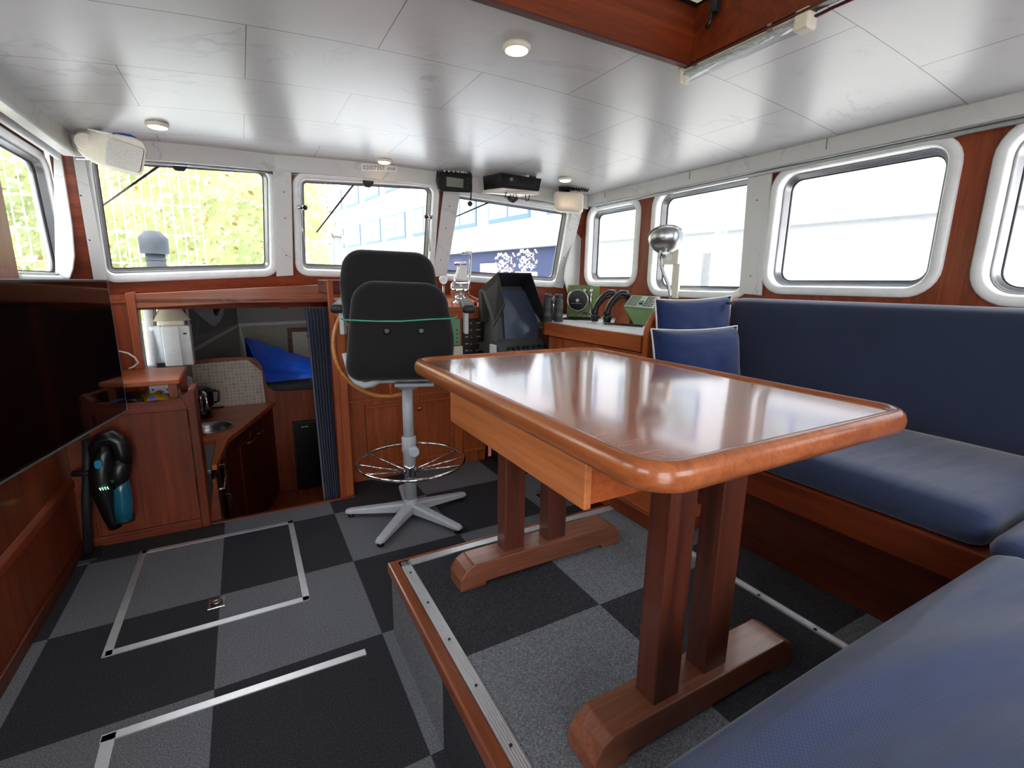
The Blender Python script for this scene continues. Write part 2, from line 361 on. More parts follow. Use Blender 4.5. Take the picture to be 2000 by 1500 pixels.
nz = MB(); nz.box((1.026, YB, .232), (1.062, -1.012, .27)); nz.box((1.026, -1.022, .232), (2.2, -1.006, .27))
nz.build('nosing', wood('nosing_wood', (150, 84, 50), (106, 52, 30), 'y', .35, .3), pr, bevel=.006)
al = MB(); al.box((1.062, YB, .262), (1.096, -1.022, .269)); al.box((1.062, -1.052, .262), (1.98, -1.022, .269))
for k in range(5): al.box((1.066+.006*k, YB, .269), (1.069+.006*k, -1.03, .2705))
al.build('ribbed_strip', M_ALUS, pr)
st2 = MB(); st2.box((1.983, YB, .262), (1.999, -1.055, .268)); st2.box((1.999, YB, .262), (2.003, -1.055, .275))
st2.build('edge_strip', M_ALUS, pr)
scw = MB()
for k in range(14): scw.cyl((1.079, -1.1-.17*k, .269), (1.079, -1.1-.17*k, .2715), .004, 8); scw.cyl((1.991, -1.2-.17*k, .267), (1.991, -1.2-.17*k, .2695), .005, 8)
scw.build('screw', M_BLKM, pr)

# side walls
PR = Pl((XR, 0, 0), (0, -1, 0), (0, 0, 1)).out((1, 0, 0))
holes = []
for i, (y0, y1, z0, z1, rr) in enumerate(((.42, -.12, 1.185, 1.745, .10), (-.22, -.93, 1.133, 1.765, .11), (-.98, -1.68, 1.165, 1.742, .11), (-1.76, -2.46, 1.144, 1.745, .12), (-2.58, -3.2, 1.15, 1.745, .11))):
    q = [(-y0, z0), (-y1, z0), (-y1, z1), (-y0, z1)]
    r_, h = window('window_%d' % (4+i), PR, q, rr, .04, .055, .022); holes.append(h)
w = MB(); panel(w, PR, [(-.63, -.05), (-YB, -.05), (-YB, 1.86), (-.45, 1.86), (-.63, 1.10)], holes); struct(w.build('wall_right', W['wallz']))
PLW = Pl((XL, 0, 0), (0, 1, 0), (0, 0, 1)).out((-1, 0, 0))
holes = []
for i, (y0, y1) in enumerate(((-.09, .63), (-.95, -.25), (-1.85, -1.15), (-2.8, -2.1))):
    r_, h = window('window_%d' % (9+i), PLW, [(y0, 1.175), (y1, 1.175), (y1-(.07 if i == 0 else 0), 1.735), (y0, 1.735)], .10, .032, .03, .014); holes.append(h)
w = MB(); panel(w, PLW, [(YB, -.05), (.74, -.05), (.74, 1.10), (.56, 1.86), (YB, 1.86)], holes); struct(w.build('wall_left', W['lowz']))
b = MB(); b.box((XL, YB, 0), (XL+.012, .15, .05)); struct(b.build('baseboard_left', W['darky'], bevel=.003))
struct(MB().prism([(XL, YB, .30), (XL+.014, YB, .302), (XL+.014, YB, .335), (XL, YB, .352)], (0, 3.55, 0)).build('trim_2', W['lowy'], bevel=.003))
struct(MB().box((XL, -.24, 1.12), (XL+.022, -.045, 1.72)).build('trim_3', W['conz'], bevel=.008))
# unseen back wall, doorway opening added to let sky light in
PB = Pl((0, YB, 0), (1, 0, 0), (0, 0, 1)).out((0, -1, 0))
w = MB(); panel(w, PB, [(XL-.05, -.05), (XR+.05, -.05), (XR+.05, 1.9), (XL-.05, 1.9)], [rpoly([(.05, .02), (.85, .02), (.85, 1.72), (.05, 1.72)], .03), rpoly([(1.2, 1.1), (2.6, 1.1), (2.6, 1.7), (1.2, 1.7)], .08)]); struct(w.build('wall_back', W['wallz']))
# front wall: three raked facets
B = [V((-.06, .72, 1.12)), V((.90, .86, 1.12)), V((1.93, .82, 1.12)), V((2.93, .59, 1.12))]
T = [V((-.03, .57, 1.80)), V((.92, .68, 1.80)), V((1.94, .64, 1.80)), V((2.95, .42, 1.80))]
FQ = [[(150, 288), (540, 318), (543, 539), (192, 553)], [(570, 334), (859, 352), (846, 546), (577, 538)], [(878, 366), (1122, 405), (1094, 562), (850, 546)]]
FP = []; w = MB()
for i in range(3):
    pl = Pl(B[i], B[i+1]-B[i], T[i]-B[i]).out((0, 1, 0)); FP.append(pl)
    q = [pl.px(*p) for p in FQ[i]][::-1]
    r_, h = window('window_%d' % (i+1), pl, q, [.075, .08, .09, .08] if i != 2 else [.08, .09, .06, .06], .042, .05, .018)
    a, b = pl.uv(B[i]), pl.uv(B[i+1]); c, d = pl.uv(T[i+1]), pl.uv(T[i]); up = V((0, .115))
    panel(w, pl, [a+V((-.0, -.09)), b+V((0, -.09)), c+up, d+up], [h])
for i in (1, 2):
    a, b = B[i], T[i]; w.prism([a+V((-.02, .012, -.1)), a+V((.02, .012, -.1)), b+V((.02, .012, .1)), b+V((-.02, .012, .1))], (0, .02, 0))
struct(w.build('wall_front', W['wallx']))
w = MB()
w.prism([(1.13, .90, -.6), (1.93, .84, -.6), (2.95, .62, -.6), (2.95, .65, -.6), (1.93, .87, -.6), (1.13, .93, -.6)], (0, 0, 1.66)); struct(w.build('wall_front_lower', W['wallx']))
# ceiling
w = MB(); xs = [-.12, .05, .2, .4, .6, .8, .98, 1.15, 1.3, 1.49, 1.65, 1.8, 1.96, 2.2, 2.4, 2.6, 2.8, 3.0]
for a, b in zip(xs[:-1], xs[1:]):
    for y0, y1 in (((YB-.1, -2.15), (-1.30, .95)) if a >= .98 and b <= 1.96 else ((YB-.1, .95),)):
        za, zb = ceil_z(a), ceil_z(b)
        w.add([(a, y0, za), (b, y0, zb), (b, y1, zb), (a, y1, za)], [(0, 1, 2, 3)], True); w.add([(a, y0, za+.03), (b, y0, zb+.03), (b, y1, zb+.03), (a, y1, za+.03)], [(0, 1, 2, 3)])
struct(w.build('ceiling', M_CEIL))
# cornices
CT = [V((.085, .41, 0)), V((.90, .645, 0)), V((1.93, .60, 0)), V((2.875, .385, 0))]
w = MB()
for a, b in zip(CT[:-1], CT[1:]):
    n = 6
    for k in range(n):
        p, q = a.lerp(b, k/n), a.lerp(b, (k+1)/n); zp, zq = ceil_z(p.x), ceil_z(q.x); dv = V((0, .03, 0))
        w.add([p+V((0, 0, zp-.085)), q+V((0, 0, zq-.085)), q+V((0, 0, zq+.005)), p+V((0, 0, zp+.005)), p+dv+V((0, 0, zp-.085)), q+dv+V((0, 0, zq-.085))], [(0, 1, 2, 3), (0, 4, 5, 1)])
struct(w.build('trim_4', M_MARB))
w = MB()
for a, b in zip(CT[:-1], CT[1:]):
    for k in range(4):
        p, q = a.lerp(b, k/4)+V((0, .035, 0)), a.lerp(b, (k+1)/4)+V((0, .035, 0)); w.tube([p+V((0, 0, ceil_z(p.x)-.09)), q+V((0, 0, ceil_z(q.x)-.09))], .006, 6)
struct(w.build('trim_5', M_ALU))
zr = ceil_z(2.865)
struct(MB().box((2.865, YB, zr-.07), (2.885, .40, zr+.01)).build('trim_6', M_MARB))
s = MB(); s.box((2.862, YB, zr-.076), (2.90, .42, zr-.068)); s.box((2.875, YB, zr-.092), (2.895, .3, zr-.076)); struct(s.build('trim_7', M_ALU, bevel=.002))
struct(MB().box((.07, YB, ceil_z(.09)-.075), (.09, .42, ceil_z(.09)+.01)).build('trim_8', M_MARB))
s = MB(); s.box((.05, YB, 1.716), (.094, .42, 1.73)); s.box((-.03, YB, 1.742), (.045, .47, 1.752)); s.box((.015, YB, 1.705), (.03, .47, 1.742)); struct(s.build('trim_9', M_WHITE, bevel=.003))
# joints in the cornice boards
sj = MB()
for u, v0, v1 in ((1617, 262, 291), (1348, 328, 350), (1182, 368, 386)):
    a, b = eX(2.864, u, v0), eX(2.864, u, v1); sj.box((2.8635, a.y-.001, b.z), (2.866, a.y+.001, a.z))
struct(sj.build('trim_10', M_BLKM))
# marble post covers with screws
def post(name, pl, px, d=-.03, th=.012, scr=()):
    r = sroot(name, pl.p(pl.px(*px[0], d), d)); MB().prism([pl.p(pl.px(*p, d), d) for p in px], pl.N*th).build('cover', M_MARB, r, bevel=.002)
    if scr:
        m = MB()
        for u, v in scr: c = pl.p(pl.px(u, v, d), d); m.lathe([(.0045, -.002), (.0035, .001)], c, -pl.N, 8)
        m.build('screw', M_BLKM, r)
post('trim_11', FP[0], [(138, 280), (166, 312), (211, 553), (184, 556)], -.03, .012, ((158, 382), (175, 469)))
post('trim_12', FP[1], [(533, 330), (569, 333), (573, 538), (540, 540)], -.03, .012, ((555, 375), (557, 426), (559, 499)))
post('trim_13', FP[2], [(867, 366), (900, 370), (872, 541), (846, 540)], -.03, .012, ((878, 403), (871, 446), (861, 508)))
post('trim_14', FP[2], [(1120, 400), (1140, 400), (1100, 563), (1082, 561)], -.03, .012, ((1113, 449), (1101, 503), (1090, 552)))
PP = Pl((2.88, 0, 0), (0, -1, 0), (0, 0, 1)).out((1, 0, 0))
post('trim_15', PP, [(1462, 322), (1508, 314), (1485, 577), (1443, 573)], 0, .015, ((1478, 391), (1466, 539)))
PW = Pl((0, .49, 0), (1, 0, 0), (0, 0, 1)).out((0, 1, 0))
post('trim_16', PW, [(1134, 395), (1139, 600), (1124, 598), (1111, 575), (1103, 545), (1106, 520), (1126, 440)], 0, .015)
post('trim_17', PW, [(104, 288), (117, 296), (127, 355), (140, 440), (145, 500), (142, 525), (136, 543), (108, 544)], 0, .015)
# hatch in the ceiling
hr = sroot('trim_18', (1.47, -1.7, 1.88))
c = MB(); hz0, hz1 = 1.868, 2.03
c.box((.96, -1.30, hz0), (1.98, -1.275, hz1)); c.box((1.955, -2.17, hz0), (1.98, -1.275, hz1)); c.box((.96, -2.17, hz0), (.985, -1.275, hz1)); c.box((.96, -2.17, hz0), (1.98, -2.145, hz1))
c.build('coaming', W['lowx'], hr, bevel=.002)
c = MB(); c.box((.97, -1.302, hz0-.004), (1.97, -1.28, hz0+.002)); c.box((1.95, -2.17, hz0-.004), (1.972, -1.28, hz0+.002)); c.build('lip', W['darkx'], hr)
c = MB(); c.box((.96, -2.17, hz1-.006), (1.98, -1.275, hz1+.01)); c.build('gasket', M_RUB, hr)
c = MB(); c.box((1.0, -2.12, hz1-.010), (1.935, -1.325, hz1+.01)); c.build('lid', plain('lid_cream_glow', (222, 214, 190), .6, emit=.35), hr)  # slight emission stands in for skylight passing through the lid
lt = thing('hatch_latch', 'dark metal latch hanging inside the corner of the wooden ceiling hatch', 'latch', (1.94, -1.34, 1.95))
m = MB(); p0 = eX(1.945, 1398, 2); p1 = eX(1.945, 1392, 28); m.box((p0.x-.012, p0.y-.012, p1.z), (p0.x+.009, p0.y+.012, 2.02)); m.build('body', M_BLKM, lt, bevel=.003)
MB().tube([eX(1.94, 1392, 20), eX(1.935, 1388, 40), eX(1.93, 1380, 55)], .006, 8).build('lever', M_BLK, lt)

# ------------------------------------------------------------------ floor hatches
def strip(mb, a, b, w_, z=.0): 
    a = V(a); b = V(b); t = (b-a).normalized(); n = V((-t.y, t.x))*w_/2
    mb.prism([(a.x-n.x, a.y-n.y, z), (b.x-n.x, b.y-n.y, z), (b.x+n.x, b.y+n.y, z), (a.x+n.x, a.y+n.y, z)], (0, 0, .004))
r = thing('floor_hatch', 'carpeted floor hatch outlined by a closed rectangle of aluminium strip', 'hatch', (.49, -.33, 0))
s = MB(); strip(s, (.185, .0), (.80, .0), .024); strip(s, (.79, .012), (.79, -.69), .024); strip(s, (.19, .012), (.19, -.69), .026); strip(s, (.185, -.678), (.80, -.678), .026); s.build('trim_strip', M_ALUS, r)
rp = thing('ring_pull', 'recessed steel ring pull set in the outlined floor hatch', 'ring pull', (.49, -.55, 0))
s = MB(); s.box((.462, -.582, 0), (.518, -.515, .004)); s.build('plate', M_CHROME, rp, bevel=.001)
s = MB(); s.lathe([(.02, .0045), (.02, .0052)], (.49, -.55, 0)); s.build('recess', M_BLKM, rp)
MB().ring((.49, -.552, .008), (0, .2, 1), .015, .003, 24, 6).build('ring', M_STEEL, rp)
r = thing('floor_hatch', 'floor hatch edged by an open L of bright aluminium strip, nearest the camera', 'hatch', (.6, -1.1, 0))
s = MB(); strip(s, (.245, -1.048), (.93, -1.062), .026); strip(s, (.262, -1.04), (.29, -1.9), .03); s.build('trim_strip', M_ALUS, r)
rp2 = dup(rp, eZ(0, 1060, 970)-V((.49, -.55, 0))); rp2['label'] = 'small floor ring pull half hidden behind the far table legs'

# ------------------------------------------------------------------ table
TZ = .962; tb = thing('table', 'varnished mahogany saloon table with rounded corners and raised rim', 'table', (1.49, -1.53, PZ))
tx0, tx1, ty0, ty1 = 1.125, 1.86, -2.07, -.992
q = [(tx0, ty0), (tx1, ty0), (tx1, ty1), (tx0, ty1)]
def LL(ins, z, r=.075): return [V((p.x, p.y, z)) for p in rpoly(inset2(q, ins), max(.01, r-ins), 8)]
MB().add(LL(.03, TZ-.006), [tuple(range(36))]).build('tabletop', M_TOP, tb)
MB().loft([LL(.03, TZ-.007), LL(.0285, TZ-.002), LL(.024, TZ+.001), LL(.012, TZ), LL(.004, TZ-.007), LL(0, TZ-.02), LL(.001, TZ-.032), LL(.006, TZ-.042), LL(.016, TZ-.046), LL(.2, TZ-.046)], cap=False).build('rim', W['rimy'], tb)
for lx, ly in ((1.385, -1.875), (1.547, -1.868), (1.385, -1.22), (1.547, -1.225)):
    bx('leg', W['legz'], tb, (lx-.037, ly-.027, PZ+.075), (lx+.037, ly+.027, TZ-.045), .003)
for fy in (-1.872, -1.224):
    h = .045; pr_ = [(1.185, PZ), (1.27, PZ), (1.275, PZ+.014), (1.73, PZ+.014), (1.735, PZ), (1.82, PZ), (1.82, PZ+.04), (1.80, PZ+.068), (1.775, PZ+.082), (1.23, PZ+.082), (1.205, PZ+.068), (1.185, PZ+.04)]
    f_ = MB().prism([(a, fy-h, z) for a, z in pr_], (0, 2*h, 0)); f_.build('foot', M_FOOT, tb, bevel=.004)
bx('drawer_box', W['cony'], tb, (1.212, -1.83, .795), (1.66, -1.175, TZ-.045), .002)
dw = bx('drawer_front', M_DRAW, tb, (1.196, -1.834, .788), (1.213, -1.172, TZ-.05), .003)
n_ = MB().lathe([(.011, 0), (.011, .002)], (1.1955, -1.42, TZ-.052), (-1, 0, 0), 20); n_.build('finger_notch', M_RUB, dw)

# ------------------------------------------------------------------ benches
bn = thing('bench', 'long wooden bench base under the blue seat along the right wall', 'bench', (2.5, -1.5, PZ))
bx('front_panel', W['darky'], bn, (2.2, -2.15, PZ), (2.22, -.925, .52)); bx('front_rail', W['lowy'], bn, (2.155, -2.16, .49), (2.21, -.92, .588), .006)
bx('seat_board', W['darky'], bn, (2.2, -2.75, .555), (2.88, -.925, .578)); struct(MB().box((2.862, -3.3, 1.12), (2.899, -.885, 1.142)).build('trim_25', W['wally'], bevel=.003))
e_ = rpoly([(2.235, .0), (2.90, .0), (2.90, 1.142), (2.235, 1.10)], [.005, .005, .005, .13], 8)
ep = MB().prism([(p.x, -.922, p.y) for p in e_], (0, .035, 0)); ep = ep.build('bench_end', W['conz'], bevel=.006); tag(ep, 'wooden end panel with rounded corner between the blue bench and the chart desk', 'panel')
def puff(k, seed, amp=.006, fr=3):
    def f(p):
        p.z += k*math.cos(min(1, abs(p.x)*3)*0) * 0 + (amp*noise.noise(V((p.x*fr+seed, p.y*fr, p.z*2))))
        return p
    return f
def cushion(name, a, b, mat, r=.035, bulge=.012, seed=0, n=(14, 22, 4), amp=.006, parent=None, rot=None, wr=0, fr=3):
    a = V(a); b = V(b); s = b-a; c = (a+b)/2
    def f(p):
        u = 1-(2*p.x/s.x)**2; w_ = 1-(2*p.y/s.y)**2; d = p.z/(s.z/2)
        p.z += d*bulge*max(0, u)**.5*max(0, w_)**.5+amp*noise.noise(V((p.x*fr+seed, p.y*fr, d)))*(1 if d > 0 else .2)
        if wr and d > 0: p.z += wr*noise.noise(V(((p.x*.5+p.y*.25)*2.2+seed, (p.y+p.x*.25)*11, seed)))*(1-min(1, abs(2*p.y/s.y))**4)*(1-min(1, abs(2*p.x/s.x))**4)*1.5
        return p
    m = MB(); m.M = Matrix.Translation(c) @ (rot or Matrix()); m.soft(s, r, n, f); return m.build(name, mat, parent)
o = cushion('seat_cushion', (2.15, -2.135, .589), (2.80, -.93, .69), M_NAVY, .04, .012, 2, wr=.004); tag(o, 'long navy seat cushion on the bench along the right wall', 'cushion')
o = cushion('seat_cushion', (2.07, -2.85, .589), (2.80, -2.145, .672), M_NAVYH, .05, .02, 5); tag(o, 'navy corner seat cushion between the right bench and the nearest seat', 'cushion')
o = cushion('seat_cushion', (1.01, -2.82, .558), (2.055, -2.165, .667), M_NAVYH, .05, .022, 9, n=(60, 44, 4), amp=.006, wr=.010, fr=2); tag(o, 'large wrinkled navy seat cushion in the foreground, nearest the camera', 'cushion')
ab = thing('bench', 'wooden bench base under the foreground blue seat cushion', 'bench', (1.6, -2.5, PZ))
bx('front_panel', W['darkx'], ab, (1.08, -2.22, PZ), (2.19, -2.2, .55)); bx('side_panel', W['darky'], ab, (1.08, -2.85, PZ), (1.10, -2.22, .55)); bx('front_rail', W['lowx'], ab, (1.05, -2.2, .50), (2.15, -2.18, .555))
# backrest leans a little
def bk(p): return p
s_ = V((.11, 1.86, .46)); m = MB()
m.M = Matrix.Translation(V((2.803, -1.845, .914))) @ Matrix.Rotation(math.radians(-3), 4, 'Y') @ Matrix.Identity(4)
m.soft((.12, 1.84, .462), .045, (3, 24, 10), lambda p: p+V((-.008*noise.noise(V((p.y*3, p.z*3, 1))), 0, 0))); o = m.build('backrest_cushion', M_NAVYB)
tag(o, 'long navy padded backrest cushion below the right-hand windows', 'cushion')
def pillow(name, c, w_, h_, t_, ax, up, mat, seed):
    c = V(c); ax = V(ax).normalized(); up = V(up).normalized(); nn = ax.cross(up); N_ = 18; fr = []; bk_ = []; r = thing(name, '', 'pillow', c)
    def pt(u, v, sd):
        pin = 1-.05*(1-abs(u)**2)*abs(v)**3*1; x = u*w_/2*(1-.06*(1-v*v)*abs(u)**3*(-1)*0-.05*(1-v*v)); y = v*h_/2*(1-.07*(1-u*u))
        th = t_/2*(max(0, 1-u**4)*max(0, 1-v**4))**.5+.008*noise.noise(V((u*3+seed, v*3, sd)))*(1-u*u)*(1-v*v)
        return c+ax*x+up*y+nn*th*sd
    m = MB(); vs = []; fs = []
    for sd in (1, -1):
        o0 = len(vs)
        for i in range(N_+1):
            for j in range(N_+1): vs.append(pt(-1+2*i/N_, -1+2*j/N_, sd))
        for i in range(N_):
            for j in range(N_):
                k = o0+i*(N_+1)+j; fs.append((k, k+1, k+N_+2, k+N_+1))
    m.add(vs, fs, True); m.build('pillow_cover', mat, r)
    e2 = [pt(-1+2*i/N_, -1, 0) for i in range(N_+1)]+[pt(1, -1+2*i/N_, 0) for i in range(1, N_+1)]+[pt(1-2*i/N_, 1, 0) for i in range(1, N_+1)]+[pt(-1, 1-2*i/N_, 0) for i in range(1, N_+1)]
    MB().tube(e2, .0035, 6).build('piping', M_PIPE, r); return r
pa, pb, pc_ = eY(-1.02, 1266, 640), eY(-1.06, 1433, 634), eY(-1.05, 1350, 755)
r = pillow('throw_pillow', (2.375, -1.085, .862), .50, .33, .13, (1, -.06, 0), (0, -.16, -1), M_VELV, 1); r['label'] = 'dark blue velvet pillow with white piping, the front one leaning at the bench end'; r['group'] = 'velvet pillows on the bench'
r = pillow('throw_pillow', (2.455, -.985, .985), .47, .33, .08, (1, -.04, .03), (0, -.1, -1), M_VELV, 4); r['label'] = 'blue velvet pillow with grey tag, standing behind the front pillow'; r['group'] = 'velvet pillows on the bench'
bx('tag', M_BLKM, r, (2.60, -1.04, 1.118), (2.635, -1.02, 1.13), .001)
sb = thing('step_box', 'low wooden step box under the table beside the bench base', 'step', (2.1, -1.2, PZ))
bx('front_panel', W['lowy'], sb, (1.98, -1.33, PZ), (2.0, -1.02, .33)); bx('side_panel', W['lowx'], sb, (2.0, -1.33, PZ), (2.19, -1.315, .33)); bx('top_board', W['cony'], sb, (1.965, -1.35, .33), (2.195, -1.01, .352), .003)
def dep(P): return (V(P)-CAM).dot(cF)
def Fr(o, ux, uy=None, uz=(0, 0, 1)):
    ux = V(ux).normalized(); uz = V(uz).normalized(); uy = V(uy).normalized() if uy else uz.cross(ux).normalized()
    return Matrix(((ux.x, uy.x, uz.x, o[0]), (ux.y, uy.y, uz.y, o[1]), (ux.z, uy.z, uz.z, o[2]), (0, 0, 0, 1)))
def pad(mb, poly, y0, y1, r=.02, rc=.05, seg=6):
    """padded slab in the local xz plane between y0 and y1"""
    def L(ins, y): return [V((p.x, y, p.y)) for p in rpoly(inset2(poly, ins), [max(.006, c-ins) for c in (rc if isinstance(rc, (list, tuple)) else [rc]*len(poly))], seg)]
    return mb.loft([L(r*2.2, y0+.001), L(r, y0), L(r*.3, y0+r*.35), L(0, y0+r), L(0, y1-r), L(r*.3, y1-r*.35), L(r, y1), L(r*2.2, y1-.001)], cap=True)

# ================================================================== HELM CHAIR
ca = math.radians(19); cx0 = V((1.352, -.205, 0)); CM = Fr(cx0, (math.cos(ca), -math.sin(ca), 0), (math.sin(ca), math.cos(ca), 0))
ch = thing('helm_chair', 'tall black padded helm chair on a grey five-star pedestal', 'chair', cx0)
def cm(): m = MB(); m.M = CM.copy(); return m
pad(cm(), [(-.24, 1.02), (.155, 1.02), (.155, 1.16), (.13, 1.32), (-.225, 1.33), (-.25, 1.19)], -.285, -.20, .03, [.03, .03, .08, .085, .085, .08]).build('headrest', M_FAB, ch)
bk_ = pad(cm(), [(-.245, .785), (.205, .785), (.22, .96), (.18, 1.195), (-.19, 1.205), (-.22, .98)], -.33, -.255, .028, [.06, .06, .2, .10, .10, .2]).build('backrest', M_FAB, ch)
for x in (-.06, .08): m = cm(); m.lathe([(.014, 0), (.014, .004), (.009, .007)], (x, -.33, 1.0), (0, -1, 0), 16); m.build('bolt', M_BLK, bk_)
m = cm(); m.M = CM @ Matrix.Translation((0, .02, .83)); m.soft((.46, .44, .09), .035, (10, 10, 4)); m.build('seat', M_FAB, ch)
m = cm(); m.tube([(-.25, -.26, 1.045), (-.222, -.335, 1.045), (-.1, -.3355, 1.04), (.0, -.3355, 1.04), (.12, -.3355, 1.048), (.215, -.335, 1.052), (.235, -.26, 1.055)], .0035, 6); m.build('cord', plain('green_cord', (70, 150, 120), .6), ch)
for s, px in ((-1, -.27), (1, .29)):
    m = cm(); m.M = CM @ Matrix.Translation((px, -.12, 1.095)) @ Matrix.Rotation(math.radians(6), 4, 'X'); m.soft((.06, .24, .035), .015, (3, 6, 3)); a_ = m.build('armrest', M_BLKM, ch)
    m = cm(); m.box((px-.01-.01*s, -.19, .97), (px+.01-.01*s, -.12, 1.085)); m.box((px-.02, -.20, .82) if s > 0 else (px, -.20, .82), (px-.06*s, -.14, .84)) if 0 else None; m.build('bracket', M_GREYP, a_, bevel=.004)
tdep = dep(cx0+V((-.06, -.18, .75)))
m = MB(); m.tube([eP(u, v, tdep) for u, v in ((674, 690), (680, 712), (686, 733), (697, 747), (712, 753), (728, 750), (745, 740), (762, 734), (785, 731), (815, 735), (850, 733))], .0145, 12); m.build('seat_frame', M_GREYP, ch)
m = cm(); m.box((-.14, -.12, .735), (.14, .14, .76)); m.box((-.05, -.17, .725), (.13, -.10, .742)); m.build('seat_plate', M_GREYP, ch, bevel=.004)
MB().lathe([(.044, .685), (.044, .725), (.05, .735)], cx0, (0, 0, 1), 28).build('collar', M_GREYP, ch)
MB().lathe([(.0265, .40), (.0265, .70)], cx0).build('column', M_GREYP, ch)
sl = MB().lathe([(.031, .03), (.031, .352), (.036, .356), (.036, .43), (.033, .436)], cx0, (0, 0, 1), 28).build('pedestal_tube', M_GREYP, ch)
kp = cx0+V((.0, 0, .37)); kd = (eP(806, 881, dep(cx0))-CAM); kd = V((-.2, -1, 0)).normalized()
MB().lathe([(.02, .03), (.027, .045), (.027, .07), (.022, .076)], kp+V((.018, 0, 0)), kd, 20).build('knob', M_GREYP, ch)
fr_ = MB().ring(cx0+V((0.012, 0, .305)), (0, 0, 1), .268, .008, 64, 8); f_ = fr_.build('foot_ring', M_CHROME, ch)
m = MB()
for q in (10, 130, 165, 195, 320, 345):
    d = V((math.cos(math.radians(q)), math.sin(math.radians(q)), 0)); m.tube([cx0+d*.03+V((0, 0, .25)), cx0+V((.012, 0, 0))+d*.266+V((0, 0, .30))], .0045, 8)
m.build('spoke', M_CHROME, f_)
MB().lathe([(.033, .215), (.0335, .23), (.0335, .27), (.033, .285)], cx0).build('chrome_collar', M_CHROME, ch)
m = MB(); m.lathe([(.05, .035), (.048, .06), (.034, .085), (.031, .10)], cx0, (0, 0, 1), 24)
for q in (10, 82, 154, 226, 298):
    d = V((math.cos(math.radians(q)), math.sin(math.radians(q)), 0)); n = V((-d.y, d.x, 0)); Ls = []
    for s_, w_, h0, h1 in ((.02, .03, .03, .078), (.12, .026, .028, .066), (.25, .023, .024, .05), (.315, .021, .022, .042), (.335, .014, .024, .036)):
        c = cx0+d*s_; Ls.append([c+n*w_+V((0, 0, h0)), c-n*w_+V((0, 0, h0)), c-n*w_*.95+V((0, 0, h1-.008)), c-n*w_*.6+V((0, 0, h1)), c+n*w_*.6+V((0, 0, h1)), c+n*w_*.95+V((0, 0, h1-.008))])
    m.loft(Ls, smooth=False)
m.build('star_base', M_GREYP, ch)
for q in (10, 82, 154, 226, 298):
    d = V((math.cos(math.radians(q)), math.sin(math.radians(q)), 0)); MB().lathe([(.016, 0), (.019, .006), (.014, .024)], cx0+d*.31, (0, 0, 1), 14).build('foot_glide', M_BLK, ch)

# ================================================================== HELM CONSOLE
hc = thing('helm_console', 'wooden steering console with cupboard doors behind the helm chair', 'console', (1.6, .55, 0))
bx('front_panel', W['conz'], hc, (1.14, .36, 0), (2.075, .38, 1.02), .002)
bx('side_panel', W['conz'], hc, (2.055, .36, 0), (2.08, .80, 1.035), .002)
MB().hexa([(1.14, .36, 1.02), (2.08, .36, 1.03), (2.08, .82, 1.11), (1.14, .82, 1.11), (1.14, .36, 1.035), (2.08, .36, 1.045), (2.08, .82, 1.125), (1.14, .82, 1.125)]).build('top_board', W['conx'], hc)
m = MB(); m.box((1.14, .345, 1.02), (2.09, .37, 1.052)); m.prism([(2.075, .36, 1.03), (2.09, .36, 1.03), (2.09, .8, 1.11), (2.075, .8, 1.11)], (0, 0, .03)); m.build('edge_moulding', W['conx'], hc, bevel=.004)
def door(parent, x0, x1, z0, z1, y, knob=None, nm='door'):
    d = MB().box((x0, y-.008, z0), (x1, y+.004, z1)).build(nm, W['conz'], parent, bevel=.002)
    m = MB()
    for a, b in (((x0-.012, z0-.012), (x1+.012, z0+.006)), ((x0-.012, z1-.006), (x1+.012, z1+.012)), ((x0-.012, z0), (x0+.006, z1)), ((x1-.006, z0), (x1+.012, z1))): m.box((a[0], y-.018, a[1]), (b[0], y, b[1]))
    m.build('moulding', W['conx'], d, bevel=.004)
    if knob: MB().lathe([(.006, 0), (.006, .012), (.014, .018), (.013, .026), (.004, .03)], knob, (0, -1, 0), 18).build('knob', M_BRASS, d)
door(hc, 1.27, 1.80, .09, .46, .36, (1.585, .352, .425)); door(hc, 1.90, 2.04, .09, .46, .36)
bx('rail', W['conx'], hc, (1.14, .348, .50), (2.075, .36, .515), .003)
jb = MB(); jb.box((1.065, .165, -.35), (1.09, .21, 1.205)); jb.box((1.09, .17, -.35), (1.135, .36, 1.02)); struct(jb.build('trim_19', W['conz'], bevel=.003))
q = [eY(.30, 648, 579), eY(.30, 668, 612), eY(.30, 668, 640), eY(.30, 650, 640)]
bx('side_cheek', W['conz'], hc, (1.135, .20, .80), (1.15, .36, 1.04), .003)
wb = MB().box((1.075, .30, 1.13), (1.17, .62, 1.205)).build('wooden_block', W['darkx'], bevel=.006); tag(wb, 'dark reddish wooden block on the console edge left of the helm chair', 'block')
# valve and switch panels on the console front
y_ = .358; a = eY(y_, 902, 622); b = eY(y_, 944, 690)
vp = thing('control_panel', 'black panel with two columns of brass-tipped valves on the helm console', 'control panel', ((a.x+b.x)/2, y_, b.z)); bx('plate', M_BLKM, vp, (a.x, y_-.006, b.z-.03), (b.x, y_, a.z), .001)
for k in range(6):
    for s_ in (0, 1):
        z = a.z-.03-(a.z-b.z)*.19*k; xx = a.x+(.027 if s_ == 0 else .073)*(b.x-a.x)/.105
        m = MB(); m.lathe([(.0045, 0), (.0045, .012), (.0075, .014), (.0075, .022)], (xx+(.013 if s_ == 0 else -.013), y_-.006, z), (0, -1, 0), 12); kb = m.build('valve_knob', M_BRASS, vp)
        m = MB(); m.box((xx-.02 if s_ == 0 else xx-.002, y_-.0085, z-.003), (xx+.002 if s_ == 0 else xx+.022, y_-.006, z+.003)); m.build('valve_label', M_ALUS, vp)
